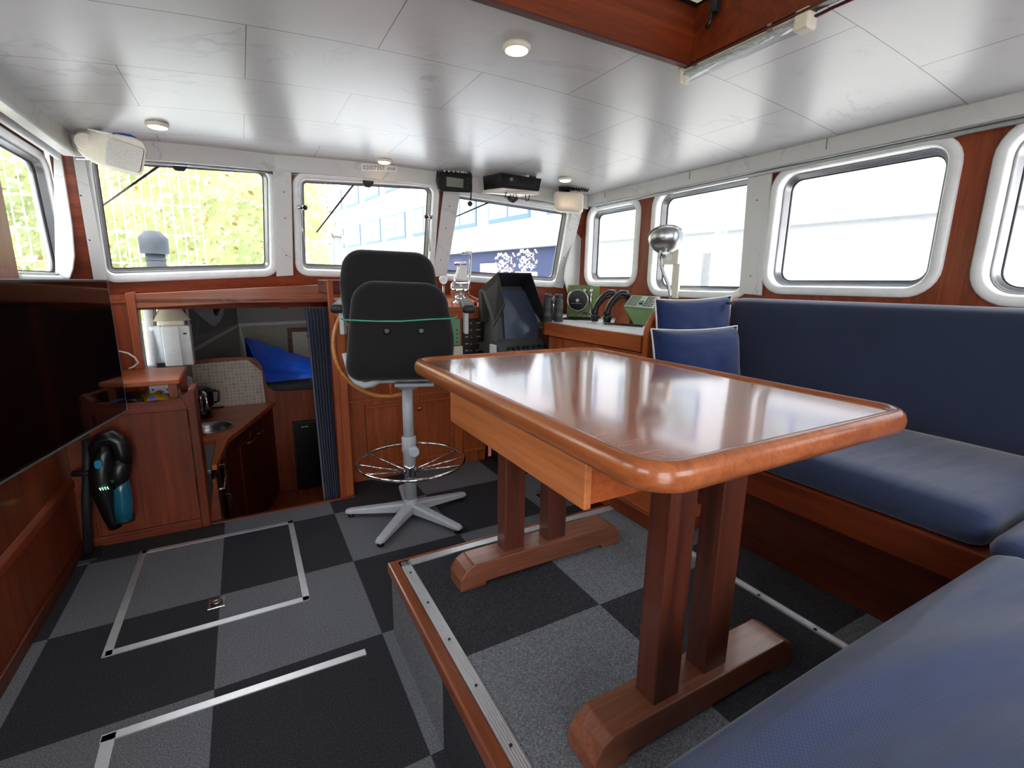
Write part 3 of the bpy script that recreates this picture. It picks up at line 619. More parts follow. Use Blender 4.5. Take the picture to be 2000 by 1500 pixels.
a = eY(y_, 868, 624); b = eY(y_, 898, 673)
gp = thing('control_panel', 'light green switch panel with round buttons beside the black valve panel', 'control panel', ((a.x+b.x)/2, y_, b.z)); bx('plate', M_GREENL, gp, (a.x, y_-.007, b.z), (b.x, y_, a.z), .001)
m = MB(); 
for k in range(4): m.lathe([(.005, 0), (.004, .005)], (b.x-.022, y_-.007, b.z+.018+.026*k), (0, -1, 0), 12)
m.build('button', M_BLKM, gp)
m = MB(); m.box((b.x-.045, y_-.009, b.z+.006), (b.x-.008, y_-.0072, b.z+.008)); m.build('outline', M_GREEN, gp)
ab_ = eY(y_, 886, 676); bx_ = eY(y_, 902, 690); o = MB().box((ab_.x-.05, y_-.02, bx_.z-.02), (bx_.x, y_, ab_.z)).build('switch_box', M_IVORY, bevel=.003); tag(o, 'small ivory switch box under the green panel on the console', 'switch')
# steering wheel
wc = V((1.347, .115, .862)); sw = thing('steering_wheel', 'wooden rimmed ship steering wheel half hidden behind the helm chair', 'steering wheel', wc)
MB().ring(wc, (0, -1, .1), .282, .0115, 64, 10).build('rim', wood('wheel_wood', (206, 140, 74), (176, 108, 48), 'x', .35, .4), sw)
m = MB()
for k in range(6):
    q = PI/2+k*PI/3; d = V((math.cos(q), .1*math.sin(q), math.sin(q)))*(-1); 
    p0 = wc+V((d.x, d.y, d.z))*.04; p1 = wc+d*.28; m.tube([p0, wc+d*.1, wc+d*.16, wc+d*.22, p1], [.009, .013, .009, .014, .009], 10)
m.build('spoke', W['conz'], sw)
MB().lathe([(.05, -.02), (.05, .02), (.03, .035)], wc, (0, -1, .1), 24).build('hub', M_BRASS, sw); MB().cyl(wc+V((0, .02, 0)), (wc.x, .37, wc.z), .02).build('shaft', M_STEEL, sw)

# engine controls
tt = dep((1.98, .52, 1.1)); ec = thing('engine_control', 'chrome twin-lever engine control standing on the console top', 'engine control', eP(899, 590, tt))
def CC(u, v, dt=0): return eP(u, v, tt+dt)
m = MB(); zb = CC(899, 590).z-.012; c0 = CC(899, 589); m.lathe([(.062, 0), (.06, .014), (.05, .02)], (c0.x, c0.y, zb), (0, 0, 1), 28); m.build('base', M_CHROME, ec)
m = MB(); ax = V((cR.x, cR.y, 0)).normalized(); mid = CC(899, 566); m.M = Matrix.Identity(4)
m.lathe([(.02, -.062), (.045, -.060), (.05, -.054), (.05, -.004), (.047, 0), (.05, .004), (.05, .054), (.045, .060), (.02, .062)], mid, ax, 32); m.lathe([(.042, 0), (.044, .05)], (c0.x, c0.y, zb+.01), (0, 0, 1), 24); m.build('housing', M_CHROME, ec)
for pts, h in ((((886, 560), (889, 545), (896, 522), (898, 516)), ((888, 515), (911, 514))), (((915, 575), (917, 545), (918, 515), (919, 497)), ((901, 494), (921, 493)))):
    m = MB(); m.tube([CC(*p, -.02) for p in pts], [.010, .009, .008, .008], 10); l_ = m.build('lever', M_CHROME, ec); MB().cyl(CC(*h[0], -.02), CC(*h[1], -.02), .0095, 14).build('grip', M_CHROME, l_)
ga = MB(); gc = CC(866, 547, .05); ga.lathe([(.03, 0), (.03, .02), (.026, .024)], gc, -ray(866, 547)); g_ = ga.build('gauge', M_STEEL); tag(g_, 'small round gauge with pale dial between chair and engine control', 'gauge')
MB().lathe([(.024, .024), (.024, .0255)], gc, -ray(866, 547)).build('dial', M_PAPER, g_)
cb = MB().cyl(gc+V((0, 0, -.03)), (gc.x, gc.y, 1.05), .008).build('stem', M_STEEL, g_)
cd = MB(); a, b, c, d = [eP(*p, tt+.12) for p in ((890, 545), (913, 547), (913, 519), (893, 517))]; cd.prism([a, b, c, d], ray(900, 530)*.008); o = cd.build('instrument_card', M_PAPER); tag(o, 'white card standing behind the chrome engine levers', 'card')
cd = MB(); p = CC(899, 552, .14); cd.box((p.x-.04, p.y, 1.09), (p.x+.04, p.y+.01, p.z)); 
rb = thing('push_button', 'red push button on the console top beside the engine control', 'button', CC(928, 597)); p = V(onp(V((0, .36, 1.045)), V((0, -.17, 1)), 928, 598)); MB().lathe([(.018, 0), (.016, .006)], p).build('base', M_BLK, rb); MB().lathe([(.013, .006), (.013, .03), (.009, .034)], p).build('cap', M_RED, rb)

# ================================================================== RADAR
rd = thing('radar_display', 'black radar display with deep hood tilted towards the helm chair', 'radar', (2.16, .15, 0))
m = MB(); m.box((2.09, .06, .0), (2.27, .34, .78)); m.build('pedestal', M_BLKM, rd, bevel=.004)
kk = [(-.04, .775), (-.045, .80), (.012, .858), (.03, .872), (.05, .872), (.27, .83), (.27, .78)]
g = plain('radar_grey', (62, 66, 68), .55)
m = MB(); m.prism([(1.965, a, b) for a, b in kk], (.375, 0, 0)); m.build('control_panel', g, rd, bevel=.004)
m = MB()
for i, (xx, c_) in enumerate(((2.02, 0), (2.05, 0), (2.085, 0), (2.12, 0), (2.15, 0), (2.19, 0), (2.23, 0), (2.27, 0), (2.305, 0))): m.lathe([(.011, 0), (.009, .016)], (xx, -.022, .822), (0, -.7, .7), 12)
m.build('knob', M_BLK, rd)
m = MB(); 
for xx in (2.035, 2.07, 2.10): m.box((xx-.008, -.038, .806), (xx+.006, -.032, .813))
m.build('coloured_key', plain('orange_key', (200, 120, 40), .5), rd)
S1, S2, S3, S4 = eY(.19, 980, 569), eY(.19, 1030, 568), eY(.045, 1060, 660), eY(.045, 986, 664)
n_ = (S2-S1).cross(S4-S1).normalized(); n_ = n_ if n_.y < 0 else -n_
e1 = (S2-S1).normalized()
F1_, F2_, F3_, F4_ = S1+V((-.03, .03, .04)), S2+V((.02, .03, .04)), S3+V((.035, -.01, -.03)), S4+V((-.05, -.01, -.03))
m = MB(); m.hexa([F4_-n_*.004, F3_-n_*.004, F3_+V((0, .2, -.02)), F4_+V((0, .2, -.02)), F1_-n_*.004, F2_-n_*.004, F2_+V((0, .12, -.04)), F1_+V((0, .12, -.04))]); m.build('housing', g, rd)
m = MB(); pts = [S1, S2, S3+V((-.0, 0, 0)), S3+V((-.02, 0, -.012)), S4+V((.02, 0, -.012)), S4]; m.prism([p+n_*.001 for p in pts], n_*.004); m.build('screen', M_SCRB, rd)
A, B_, C_, D_ = eY(.05, 972, 534), eY(.25, 940, 564), eY(.05, 964, 637), eY(.0, 985, 596)
A2, B2, C2, D2 = eY(.05, 1038, 535), V((2.25, .25, 1.165)), eY(.05, 1062, 634), eY(.0, 1061, 600)
hd = MB(); th = V((.006, 0, 0))
hd.prism([A, B_, C_, D_], th); hd.prism([A2, B2, C2, D2], -th); hd.prism([A, A2, B2, B_], (0, 0, .006)); hd.build('hood', M_BLKM, rd)
m = MB(); m.loft([[B_+V((.0, 0, .0)), B2, B2+V((0, -.02, -.2)), B_+V((0, -.02, -.2))], [V((2.0, .35, 1.15)), V((2.2, .35, 1.15)), V((2.2, .35, .95)), V((2.0, .35, .95))]], smooth=False); m.build('rear_housing', M_BLKM, rd)
m = MB()
for p in ((942, 568), (965, 632)):
    c = eX(B_.x-.001, *p) if 0 else eY(.24 if p[1] < 600 else .055, *p); m.lathe([(.007, 0), (.006, .006)], c, (-1, 0, 0), 12)
m.build('hinge_screw', M_STEEL, rd)
wbx = MB().box((1.955+.14-.14, .02, .62), (1.995, .10, .84)).build('junction_box', M_WHITE, bevel=.004); tag(wbx, 'white junction box between the console and the radar', 'box')

# ================================================================== CHART DESK
dk = thing('chart_desk', 'wooden chart desk with pale top along the right wall', 'desk', (2.55, -.2, 0))
tp = [(2.235, -.885), (2.895, -.885), (2.895, .60), (2.35, .60), (2.33, .10), (2.235, -.09)]
MB().prism([(a, b, .94) for a, b in tp], (0, 0, .035)).build('desk_top', plain('desk_laminate', (196, 196, 198), .45), dk)
m = MB(); m.box((2.225, -.885, .903), (2.245, -.09, .978)); m.prism([(2.225, -.09, .903), (2.245, -.09, .903), (2.345, .10, .903), (2.325, .10, .903)], (0, 0, .075)); m.build('fascia', W['cony'], dk, bevel=.003)
bx('carcass', W['darkz'], dk, (2.275, -.885, 0), (2.88, .05, .935), 0)
for i, (a, b) in enumerate(((-.88, -.50), (-.495, -.245))):
    d_ = bx('door', W['conz'], dk, (2.252, a, .06), (2.275, b, .895), .002)
    if i == 1: bx('handle', M_CHROME, d_, (2.235, -.375, .855), (2.243, -.325, .862), .002)
bx('door', W['conz'], dk, (2.252, -.24, .06), (2.275, -.1, .895), .002)
# green receiver
p0 = eZ(.98, 1106, 622); p1 = eZ(.98, 1154, 624); ux = (p1-p0); wdt = ux.length; ux.normalize(); uy = V((-ux.y, ux.x, 0)); uy = uy if uy.x > 0 else -uy
rv = thing('radio_receiver', 'green metal radio receiver with large round black dial and steel handle', 'radio', p0)
RM = Fr(p0, ux, uy)
def rm(): m = MB(); m.M = RM.copy(); return m
rh = .213
rm().box((-.002, .012, .012), (wdt+.002, .21, rh-.002)).build('case', M_GREEN, rv, bevel=.004)
rm().box((0, 0, .01), (wdt, .012, rh)).build('face_panel', M_GREEND, rv, bevel=.003)
m = rm(); m.lathe([(.070, 0), (.072, .006), (.064, .008), (.062, .004)], (.072, 0, .118), (0, -1, 0), 40); m.build('dial_bezel', M_STEEL, rv)
m = rm(); m.lathe([(.063, .003), (.063, .005)], (.072, 0, .118), (0, -1, 0), 40); d_ = m.build('dial', M_BLK, rv)
m = rm(); m.lathe([(.011, .005), (.011, .010)], (.072, 0, .118), (0, -1, 0), 20); m.box((.03, -.0065, .098), (.10, -.005, .1)); m.build('dial_centre', M_ALUS, d_)
m = rm()
for x_ in (.118, .160): m.lathe([(.010, 0), (.011, .014), (.008, .018)], (x_, 0, .182), (0, -1, 0), 16)
m.build('knob', M_STEEL, rv)
m = rm(); m.tube([(.163, 0, .165), (.163, -.02, .165), (.163, -.024, .15), (.163, -.024, .05), (.163, -.02, .038), (.163, 0, .038)], .0045, 8); m.build('handle', M_CHROME, rv)
m = rm()
for k in range(5): m.box((.125+.006*k, -.002, .10), (.128+.006*k, 0, .15))
m.build('vent_slot', M_BLKM, rv)
m = rm(); m.box((.11, -.008, .03), (.14, 0, .045)); m.box((.08, -.006, .045), (.095, 0, .055)); m.build('connector', M_BLK, rv)
m = rm()
for x_ in (.03, .075, .11, .145): m.box((x_, -.0015, .022), (x_+.02, 0, .024))
for x_ in (.006, wdt-.006):
    for z_ in (.02, rh-.01): m.lathe([(.003, 0), (.003, .002)], (x_, 0, z_), (0, -1, 0), 8)
m.build('lettering_line', M_ALUS, rv)
o = rm().box((-.02, -.03, -.004), (wdt+.02, .2, .006)).build('rubber_mat', M_RUB); tag(o, 'thin black rubber mat under the green receiver', 'mat')
# handsets
def handset(name, pts, t, label):
    P = [eP(u, v, t) for u, v in pts]; h = thing(name, label, 'handset', P[0]); h['group'] = 'black radio handsets on the desk'
    MB().tube(P, [.017, .019, .0155, .0145, .0145, .016, .019, .014], 12, sq=1.25).build('grip', M_BLK, h)
    a = P[0]; MB().tube([a+V((0, 0, .012)), a, V((a.x, a.y, .982))], [.024, .026, .02], 14).build('mouthpiece', M_BLK, h)
    b = P[-2]; d = (P[-1]-P[-2]).normalized(); MB().tube([b+V((.012, .01, -.004)), b+V((.035, .02, -.026))], [.021, .024], 14).build('earpiece', M_BLK, h)
    Q = [P[1]+V((.03, .02, 0)), P[2]+V((.035, .02, -.005)), P[4]+V((.025, .015, -.02)), P[5]+V((.02, .01, -.025))]
    MB().tube(Q, .006, 8).build('lever', M_BLKM, h)
    return h
t1 = dep(V((2.535, -.20, 1.05))); t2 = dep(V((2.53, -.29, 1.05)))
handset('handset', ((1162, 618), (1161, 608), (1165, 596), (1172, 585), (1181, 576), (1190, 571), (1199, 572), (1204, 578)), t1, 'black radio handset standing against the green receiver')
handset('handset', ((1186, 620), (1186, 609), (1190, 597), (1197, 586), (1206, 577), (1214, 572), (1223, 573), (1228, 579)), t2, 'black radio handset standing next to the green telephone set')
p = V((2.57, -.30, .977)); wdg = MB().prism([p+V((0, 0, 0)), p+V((.03, -.10, 0)), p+V((.045, -.10, .11)), p+V((.03, -.03, .12))], (.12, .05, 0)).build('wooden_wedge', W['conx'], bevel=.002); tag(wdg, 'small wooden wedge holding up the green telephone set', 'wedge')
# green telephone set
tf = dep(V((2.62, -.46, 1.05))); fa, fb, fc, fd = eP(1218, 598, tf), eP(1275, 603, tf), eP(1270, 640, tf), eP(1240, 634, tf)
k1, k2 = eP(1233, 577, tf+.13), eP(1290, 580, tf+.13)
ph = thing('telephone_set', 'green radio telephone with sloping grey speaker grille and keys', 'telephone', (fd.x, fd.y, .978))
lo1, lo2 = V((fd.x, fd.y, .979)), V((fc.x, fc.y, .979)); bk1, bk2 = lo1+V((.07, .11, 0)), lo2+V((.07, .11, 0))
MB().hexa([lo1, lo2, bk2, bk1, fa-V((0, 0, .006)), fb-V((0, 0, .006)), k2-V((0, 0, .006)), k1-V((0, 0, .006))]).build('case', M_GREEN, ph, bevel=.003)
tpn = (fb-fa).cross(k1-fa).normalized(); tpn = tpn if tpn.z > 0 else -tpn
MB().prism([fa-V((0, 0, .005)), fb-V((0, 0, .005)), k2-V((0, 0, .005)), k1-V((0, 0, .005))], tpn*.008).build('top_panel', plain('grey_green', (126, 142, 120), .5), ph, bevel=.002)
m = MB()
def bl(s_, t_): return fa.lerp(fb, s_).lerp(k1.lerp(k2, s_), t_)+tpn*.003
for k in range(8): m.prism([bl(.06, .08+.11*k), bl(.40, .08+.11*k), bl(.40, .12+.11*k), bl(.06, .12+.11*k)], tpn*.002)
m.build('grille_slot', M_BLKM, ph)
m = MB()
for i in range(4):
    for j in range(5): m.prism([bl(.62+.085*i, .1+.17*j), bl(.68+.085*i, .1+.17*j), bl(.68+.085*i, .2+.17*j), bl(.62+.085*i, .2+.17*j)], tpn*.005)
m.prism([bl(.46, .2), bl(.58, .2), bl(.58, .42), bl(.46, .42)], tpn*.01); m.build('key', M_BLK, ph)
hx = []
for k in range(150):
    f = k/149; c = eZ(.984, 1178+78*f, 633+6*f); q = k*.9; hx.append(c+V((0, .008*math.cos(q), .005+.006*math.sin(q))))
o = MB().tube(hx, .0025, 5).build('coiled_cord', M_WIREB); tag(o, 'black coiled telephone cord lying on the desk edge', 'cord')
# binoculars
bc = eZ(.98, 1080, 628); bn_ = thing('binoculars', 'grey black binoculars standing upright on the desk beside the radar', 'binoculars', bc)
axb = V((cR.x, cR.y, 0)).normalized()
for s_ in (-1, 1):
    c = bc+axb*(.032*s_)+V((0, 0, .0)); MB().lathe([(.026, 0), (.027, .004), (.026, .03), (.0275, .032), (.0275, .036), (.026, .04), (.026, .075), (.0275, .078), (.0275, .083), (.025, .088), (.025, .128), (.019, .134), (.019, .142), (.022, .144), (.022, .16), (.016, .162)], c, (0, 0, 1), 20).build('barrel', plain('binocular_grey', (52, 54, 58), .45), bn_)
MB().tube([bc+V((0, 0, .05)), bc+V((0, 0, .14))], .009, 12).build('hinge', M_STEEL, bn_)
m = MB(); m.tube([bc+axb*-.03+V((0, -.02, .12)), bc+V((0, -.03, .10)), bc+axb*.03+V((0, -.02, .12)), bc+axb*.05+V((0, 0, .145)), bc+axb*.01+V((0, .02, .155))], .003, 6); m.build('strap', M_RUB, bn_)
pc = thing('pen_cup', 'black cup of pens and keys behind the binoculars', 'pen cup', bc+V((.03, .09, 0))); cc = bc+V((.04, .10, 0))
MB().lathe([(.03, 0), (.032, .10), (.029, .10), (.028, .01)], cc).build('cup', M_BLK, pc)
for i in range(6):
    q = i*1.1; o = MB().tube([cc+V((.012*math.cos(q), .012*math.sin(q), .02)), cc+V((.024*math.cos(q), .024*math.sin(q), .13+.012*(i % 3)))], .0035, 6).build('pen', [M_STEEL, M_BLK, M_IVORY][i % 3]); tag(o, 'pen standing in the black cup behind the binoculars', 'pen', 'pens in the cup on the desk')
c = V((2.475, .20, .978)); o = MB(); o.M = Matrix.Translation(c+V((0, 0, .10))); o.soft((.09, .07, .04), .015, (4, 4, 2)); o = o.build('cloth', plain('orange_cloth', (196, 104, 66), .8)); tag(o, 'folded orange cloth behind the binoculars', 'cloth')
o = MB().box(c+V((-.04, -.03, 0)), c+V((.045, .03, .08))).build('tin_box', plain('purple_tin', (110, 60, 90), .5), bevel=.004); tag(o, 'purple box under the orange cloth on the desk', 'box')

# ================================================================== READING LAMP by the window
tl = dep(V((2.64, -.62, 1.25))); lp = thing('reading_lamp', 'brushed steel gooseneck lamp with bowl shade in front of the window', 'lamp', eP(1309, 588, tl))
MB().tube([eP(u, v, tl) for u, v in ((1309, 592), (1309, 572), (1304, 553), (1297, 536), (1292, 520), (1290, 506), (1292, 498))], .0085, 12).build('gooseneck', M_STEEL, lp)
hb = eP(1296, 492, tl); axl = V((.33, .42, .85)).normalized(); R_ = .09
MB().lathe([(.012, -.03), (.018, -.005), (.022, .012)], hb, axl, 16).build('socket', M_STEEL, lp)
prof = [(.02, .008)]+[(R_*math.sin(a_), .008+R_*(1-math.cos(a_))*.98) for a_ in [PI/2*k/10 for k in range(3, 11)]]+[(R_+.003, .096), (R_+.002, .102), (R_-.003, .10)]+[(R_*.97*math.sin(a_), .012+R_*(1-math.cos(a_))*.98) for a_ in [PI/2*k/10 for k in range(10, 2, -1)]]
MB().lathe(prof, hb+V((cR.x, cR.y, 0))*.012, axl, 40, cap=False).build('shade', M_STEEL, lp)
sk = thing('light_switch', 'ivory switch box with conduit mounted in front of the window', 'switch', eX(2.875, 1318, 580))
a, b = eX(2.875, 1298, 489), eX(2.875, 1328, 516); bx('box', M_IVORY, sk, (2.855, b.y, b.z), (2.89, a.y, a.z), .004)
a, b = eX(2.88, 1313, 516), eX(2.88, 1324, 583); bx('conduit', M_IVORY, sk, (2.872, b.y, b.z), (2.89, a.y-.012, a.z), .003)
m = MB(); m.lathe([(.022, 0), (.02, .003)], ((2.855), (eX(2.855, 1308, 502)).y, (eX(2.855, 1308, 502)).z), (-1, 0, 0), 20); m.build('rocker', M_WHITE, sk)

# ================================================================== CEILING ITEMS
for u, v, x, y, rad, lb in ((1009, 88, 1.456, -1.087, .036, 'warm round ceiling lamp nearest the camera, beside the hatch'), (307, 241, .426, .179, .037, 'warm round ceiling lamp above the left front window'), (749, 313, 1.468, .50, .036, 'warm round ceiling lamp above the helm chair by the written number'), (1104, 348, 2.505, .152, .036, 'warm round ceiling lamp above the right white speaker')):
    z = ceil_z(x); r = thing('ceiling_lamp', lb, 'ceiling lamp', (x, y, z)); r['group'] = 'round ceiling lamps'
    MB().lathe([(rad+.006, 0), (rad+.006, -.008), (rad+.002, -.015), (rad-.004, -.015)], (x, y, z), (0, 0, 1), 32).build('rim', M_IVORY, r); MB().lathe([(rad-.003, -.010), (rad-.003, -.017), (rad-.008, -.019)], (x, y, z), (0, 0, 1), 32).build('diffuser', M_LED, r)
    ld = bpy.data.lights.new('lamp_glow', 'SPOT'); ld.energy = .5; ld.color = (1, .72, .42); ld.spot_size = 2.4; ld.shadow_soft_size = .03; lo = bpy.data.objects.new('lamp_glow', ld); COL.objects.link(lo); lo.location = (x, y, z-.03)
tl_ = thing('tube_light', 'clear plastic tube light with cream end caps fixed under the hatch edge', 'tube light', (1.98, -1.42, 1.86))
def tz(y, z=1.858, x=1.975): return V((x, y, z))
y0, y1 = -1.245, -1.665
MB().box((1.955, y1, 1.862), (1.985, y0, 1.878)).build('back_rail', M_IVORY, tl_, bevel=.003)
MB().tube([(1.972, y0-.02, 1.846), (1.972, y1+.03, 1.846)], .016, 16).build('tube', glassm('clear_plastic', (.9, .92, .93, 1), .10), tl_)
m = MB(); m.box((1.962, y1+.03, 1.852), (1.982, y0-.02, 1.856)); 
m.build('led_strip', plain('led_strip', (190, 200, 196), .5, scale=90, var=.4), tl_)
for ya, yb in ((y0, y0-.022), (y1+.04, y1)): bx('end_cap', M_IVORY, tl_, (1.952, min(ya, yb), 1.828), (1.992, max(ya, yb), 1.877), .007, 3)
m = MB()
for yy in (-1.32, -1.56): m.box((1.951, yy-.006, 1.858), (1.957, yy+.006, 1.876))
m.build('clip', M_STEEL, tl_)
for nm, off, mt in (('black', 0, M_WIREB), ('red', .006, M_WIRER)):
    o = MB().tube([(1.975+off, y1+.004, 1.855), (1.985+off, -1.70, 1.862), (2.0+off, -1.78, 1.868), (2.02+off, -1.95, 1.872), (2.05, -2.2, 1.872)], .0028, 6).build('wire', mt); tag(o, nm+' wire running aft from the tube light end', 'wire')
# written number on the cornice
tc = bpy.data.curves.new('txt', 'FONT'); tc.body = '02007357'; tc.size = .034; tc.space_character = 1.12; tc.shear = .12; to = bpy.data.objects.new('txt', tc); COL.objects.link(to)
tc2 = bpy.data.curves.new('txt2', 'FONT'); tc2.body = 'ENR'; tc2.size = .023; tc2.shear = .35; tc2.space_character = 1.1; to2 = bpy.data.objects.new('txt2', tc2); COL.objects.link(to2); bpy.context.view_layer.update()
dg = bpy.context.evaluated_depsgraph_get(); m1 = bpy.data.meshes.new_from_object(to.evaluated_get(dg)); m2 = bpy.data.meshes.new_from_object(to2.evaluated_get(dg)); bpy.data.objects.remove(to); bpy.data.objects.remove(to2)
ta, tb_ = CT[1], CT[2]; tp_ = Pl(ta, tb_-ta, (0, 0, 1)).out((0, 1, 0)); A0 = onp(ta, tp_.N, 709, 331); A1 = onp(ta, tp_.N, 773, 333); 
lbl = thing('number_sticker', 'white sticker with handwritten number on the marble cornice above the middle window', 'sticker', A0)
e1 = V((A1-A0)).normalized(); e2 = tp_.N.cross(e1); e2 = e2 if e2.z > 0 else -e2
MB().prism([A0-e1*.008-e2*.008, A1+e1*.008-e2*.008, A1+e1*.008+e2*.034, A0-e1*.008+e2*.034], -tp_.N*.0015).build('paper', M_WHITE, lbl)
m = MB(); L0 = (A1-A0).length; sx = L0*.66/max(v.co.x for v in m1.vertices); o0 = A0-tp_.N*.002
m.add([o0+e1*v.co.x*sx+e2*v.co.y for v in m1.vertices], [tuple(p.vertices) for p in m1.polygons])
o1 = o0+e1*(L0*.73); sx2 = L0*.26/max(v.co.x for v in m2.vertices); m.add([o1+e1*v.co.x*sx2+e2*v.co.y for v in m2.vertices], [tuple(p.vertices) for p in m2.polygons]); m.build('lettering', M_BLK, lbl)

# speakers
def pxq(pts, t): return [eP(u, v, t if not isinstance(t, (list, tuple)) else t[i]) for i, (u, v) in enumerate(pts)]
def rloop(q, r):
    a, b, c, d = q; O = a; U = (b-a).normalized(); N = U.cross(d-a).normalized(); Vv = N.cross(U)
    if Vv.dot(d-a) < 0: Vv = -Vv
    return [O+U*p.x+Vv*p.y for p in rpoly([((p-O).dot(U), (p-O).dot(Vv)) for p in q], r, 5)]
def pw(P): return P
sp = thing('speaker', 'white wall speaker with grey grille hanging from a ceiling bracket, upper left', 'speaker', (.35, .1, 1.65))
ts = 1.93
def st(u): return ts+.12-(u-148)/138*.18
def sq(pts, d=0): return [eP(u, v, st(u)+d) for u, v in pts]
sil = [(147, 262), (152, 254), (170, 252), (200, 255), (262, 268), (280, 277), (286, 292), (280, 336), (272, 344), (255, 341), (200, 326), (166, 309), (150, 292), (146, 277)]
c0 = sum(sq(sil), V())/len(sil); back = V((-.02, .13, .02))
MB().prism(sq(sil), back).build('cabinet', M_IVORY, sp, bevel=.014, seg=3)
nf = (-ray(240, 300)).normalized()
q4 = sq([(205, 320), (272, 338), (281, 291), (210, 269)], -.002); MB().loft([rloop(q4, .018), rloop([p+nf*.010 for p in q4], .018)], smooth=False).build('grille', M_GRILL, sp)
kc = eP(166, 277, st(166)-.004); MB().lathe([(.036, 0), (.036, .008), (.032, .011)], kc, nf, 28).build('pivot', M_IVORY, sp)
m = MB(); m.lathe([(.018, .010), (.018, .017)], kc, nf, 20); m.build('pivot_knob', M_IVORY, sp)
kc = kc-nf*.03
bt = eP(157, 247, ts+.16); MB().hexa([kc+V((-.03, .01, 0)), kc+V((.02, -.01, 0)), kc+V((.025, .02, 0)), kc+V((-.025, .04, 0)), V((bt.x-.03, bt.y, ceil_z(bt.x))), V((bt.x+.05, bt.y-.01, ceil_z(bt.x)+.003)), V((bt.x+.055, bt.y+.04, ceil_z(bt.x)+.003)), V((bt.x-.025, bt.y+.05, ceil_z(bt.x)))]).build('bracket', M_IVORY, sp, bevel=.004)
o = MB().tube([eP(u, v, ts+.04) for u, v in ((172, 252), (190, 256), (205, 259), (222, 262), (238, 262), (252, 268), (262, 272))], .004, 6).build('wire', M_WIREW); tag(o, 'white speaker wire along the top of the left speaker', 'wire')
o = MB().tube([eP(u, v, ts+.03) for u, v in ((222, 262), (240, 263), (256, 266), (266, 272), (250, 270), (236, 268), (250, 266), (264, 270))], .0065, 6).build('wire_bundle', plain('blue_wire', (24, 70, 160), .5)); tag(o, 'bundle of blue wire resting on the left speaker', 'wire')
tr = dep(V((2.66, .27, 1.75))); sp = thing('speaker', 'white wall speaker hanging from the ceiling beside the right corner', 'speaker', eP(1112, 395, tr))
fq = pxq([(1084, 411), (1137, 415), (1139, 376), (1081, 373)], [tr, tr-.02, tr-.02, tr]); bq = [p+V((.085, .10, .0))+(p-sum(fq, V())/4)*-.12 for p in fq]; n2 = (-ray(1110, 395)).normalized()
c_ = sum(fq, V())/4
MB().loft([rloop(bq, .018), rloop([p+(p-c_)*.02+V((.03, .035, 0)) for p in fq], .022), rloop([p+(p-c_)*.02+V((.008, .01, 0)) for p in fq], .022), rloop([p-(p-c_)*.06+n2*.012 for p in fq], .02), rloop([p-(p-c_)*.5+n2*.018 for p in fq], .01)]).build('cabinet', M_IVORY, sp)
n3 = eP(1112, 370, tr); MB().box((n3.x-.03, n3.y+.03, n3.z-.01), (n3.x+.03, n3.y+.08, ceil_z(n3.x))).build('bracket', M_BLK, sp, bevel=.003)
hx = [eP(1092+56*(k/90)+2*math.sin(k*1.9), 367+3.2*math.sin(k*2.7)+5*(k/90), tr+.02*math.sin(k*1.3)) for k in range(91)]
o = MB().tube(hx, .0035, 5).build('cable_bundle', M_WIREB); tag(o, 'tangle of black cable on top of the right speaker', 'cable')

# fish finder
td = dep(V((1.93, .47, 1.82))); ff = thing('depth_display', 'small black instrument display hanging from the ceiling above the middle window', 'display', eP(885, 352, td))
MB().loft([rloop(pxq([(858, 371), (919, 375), (922, 339), (857, 335)], td+.04), .012), rloop(pxq([(856, 373), (920, 377), (923, 340), (855, 335)], td), .014), rloop(pxq([(859, 371), (917, 374), (920, 343), (858, 338)], td-.01), .012)]).build('case', M_BLK, ff, bevel=0)
MB().prism(pxq([(872, 364), (904, 367), (905, 350), (872, 345)], td-.0105), nf*.002).build('screen', plain('lcd', (120, 126, 118), .2), ff)
m = MB()
for u, v in ((913, 351), (913, 358), (913, 366)): m.lathe([(.006, 0), (.005, .003)], eP(u, v, td-.011), nf, 10)
m.build('button', M_BLKM, ff)
m = MB(); m.tube([eP(856, 365, td+.02), eP(853, 352, td+.03), eP(855, 334, td+.03), eP(868, 328, td+.03), eP(905, 331, td+.03), eP(921, 340, td+.03)], .005, 8); m.build('bracket', M_BLK, ff); p = eP(886, 334, td+.04); m = MB(); m.box((p.x-.07, p.y-.01, p.z-.01), (p.x+.06, p.y+.03, ceil_z(p.x))); m.build('mount', M_BLKM, ff, bevel=.003)
o = MB().tube([eP(866+46*(k/60), 332+3*math.sin(k*.55)+3*(k/60), td-.005) for k in range(61)], .0028, 5).build('cable', M_WIREW); tag(o, 'white cable coiled on top of the hanging instrument display', 'cable')
gn = thing('gooseneck_microphone', 'thin black stalk with ball end hanging below the instrument display', 'microphone', eP(918, 400, td)); MB().tube([eP(920, 345, td), eP(921, 370, td), eP(919, 392, td)], .005, 8).build('stalk', M_BLK, gn)
MB().lathe([(.001, -.016), (.009, -.0125), (.015, -.005), (.016, 0), (.015, .006), (.009, .013), (.001, .016)], eP(918, 398, td), (0, 0, 1), 16).build('ball', M_BLKM, gn)
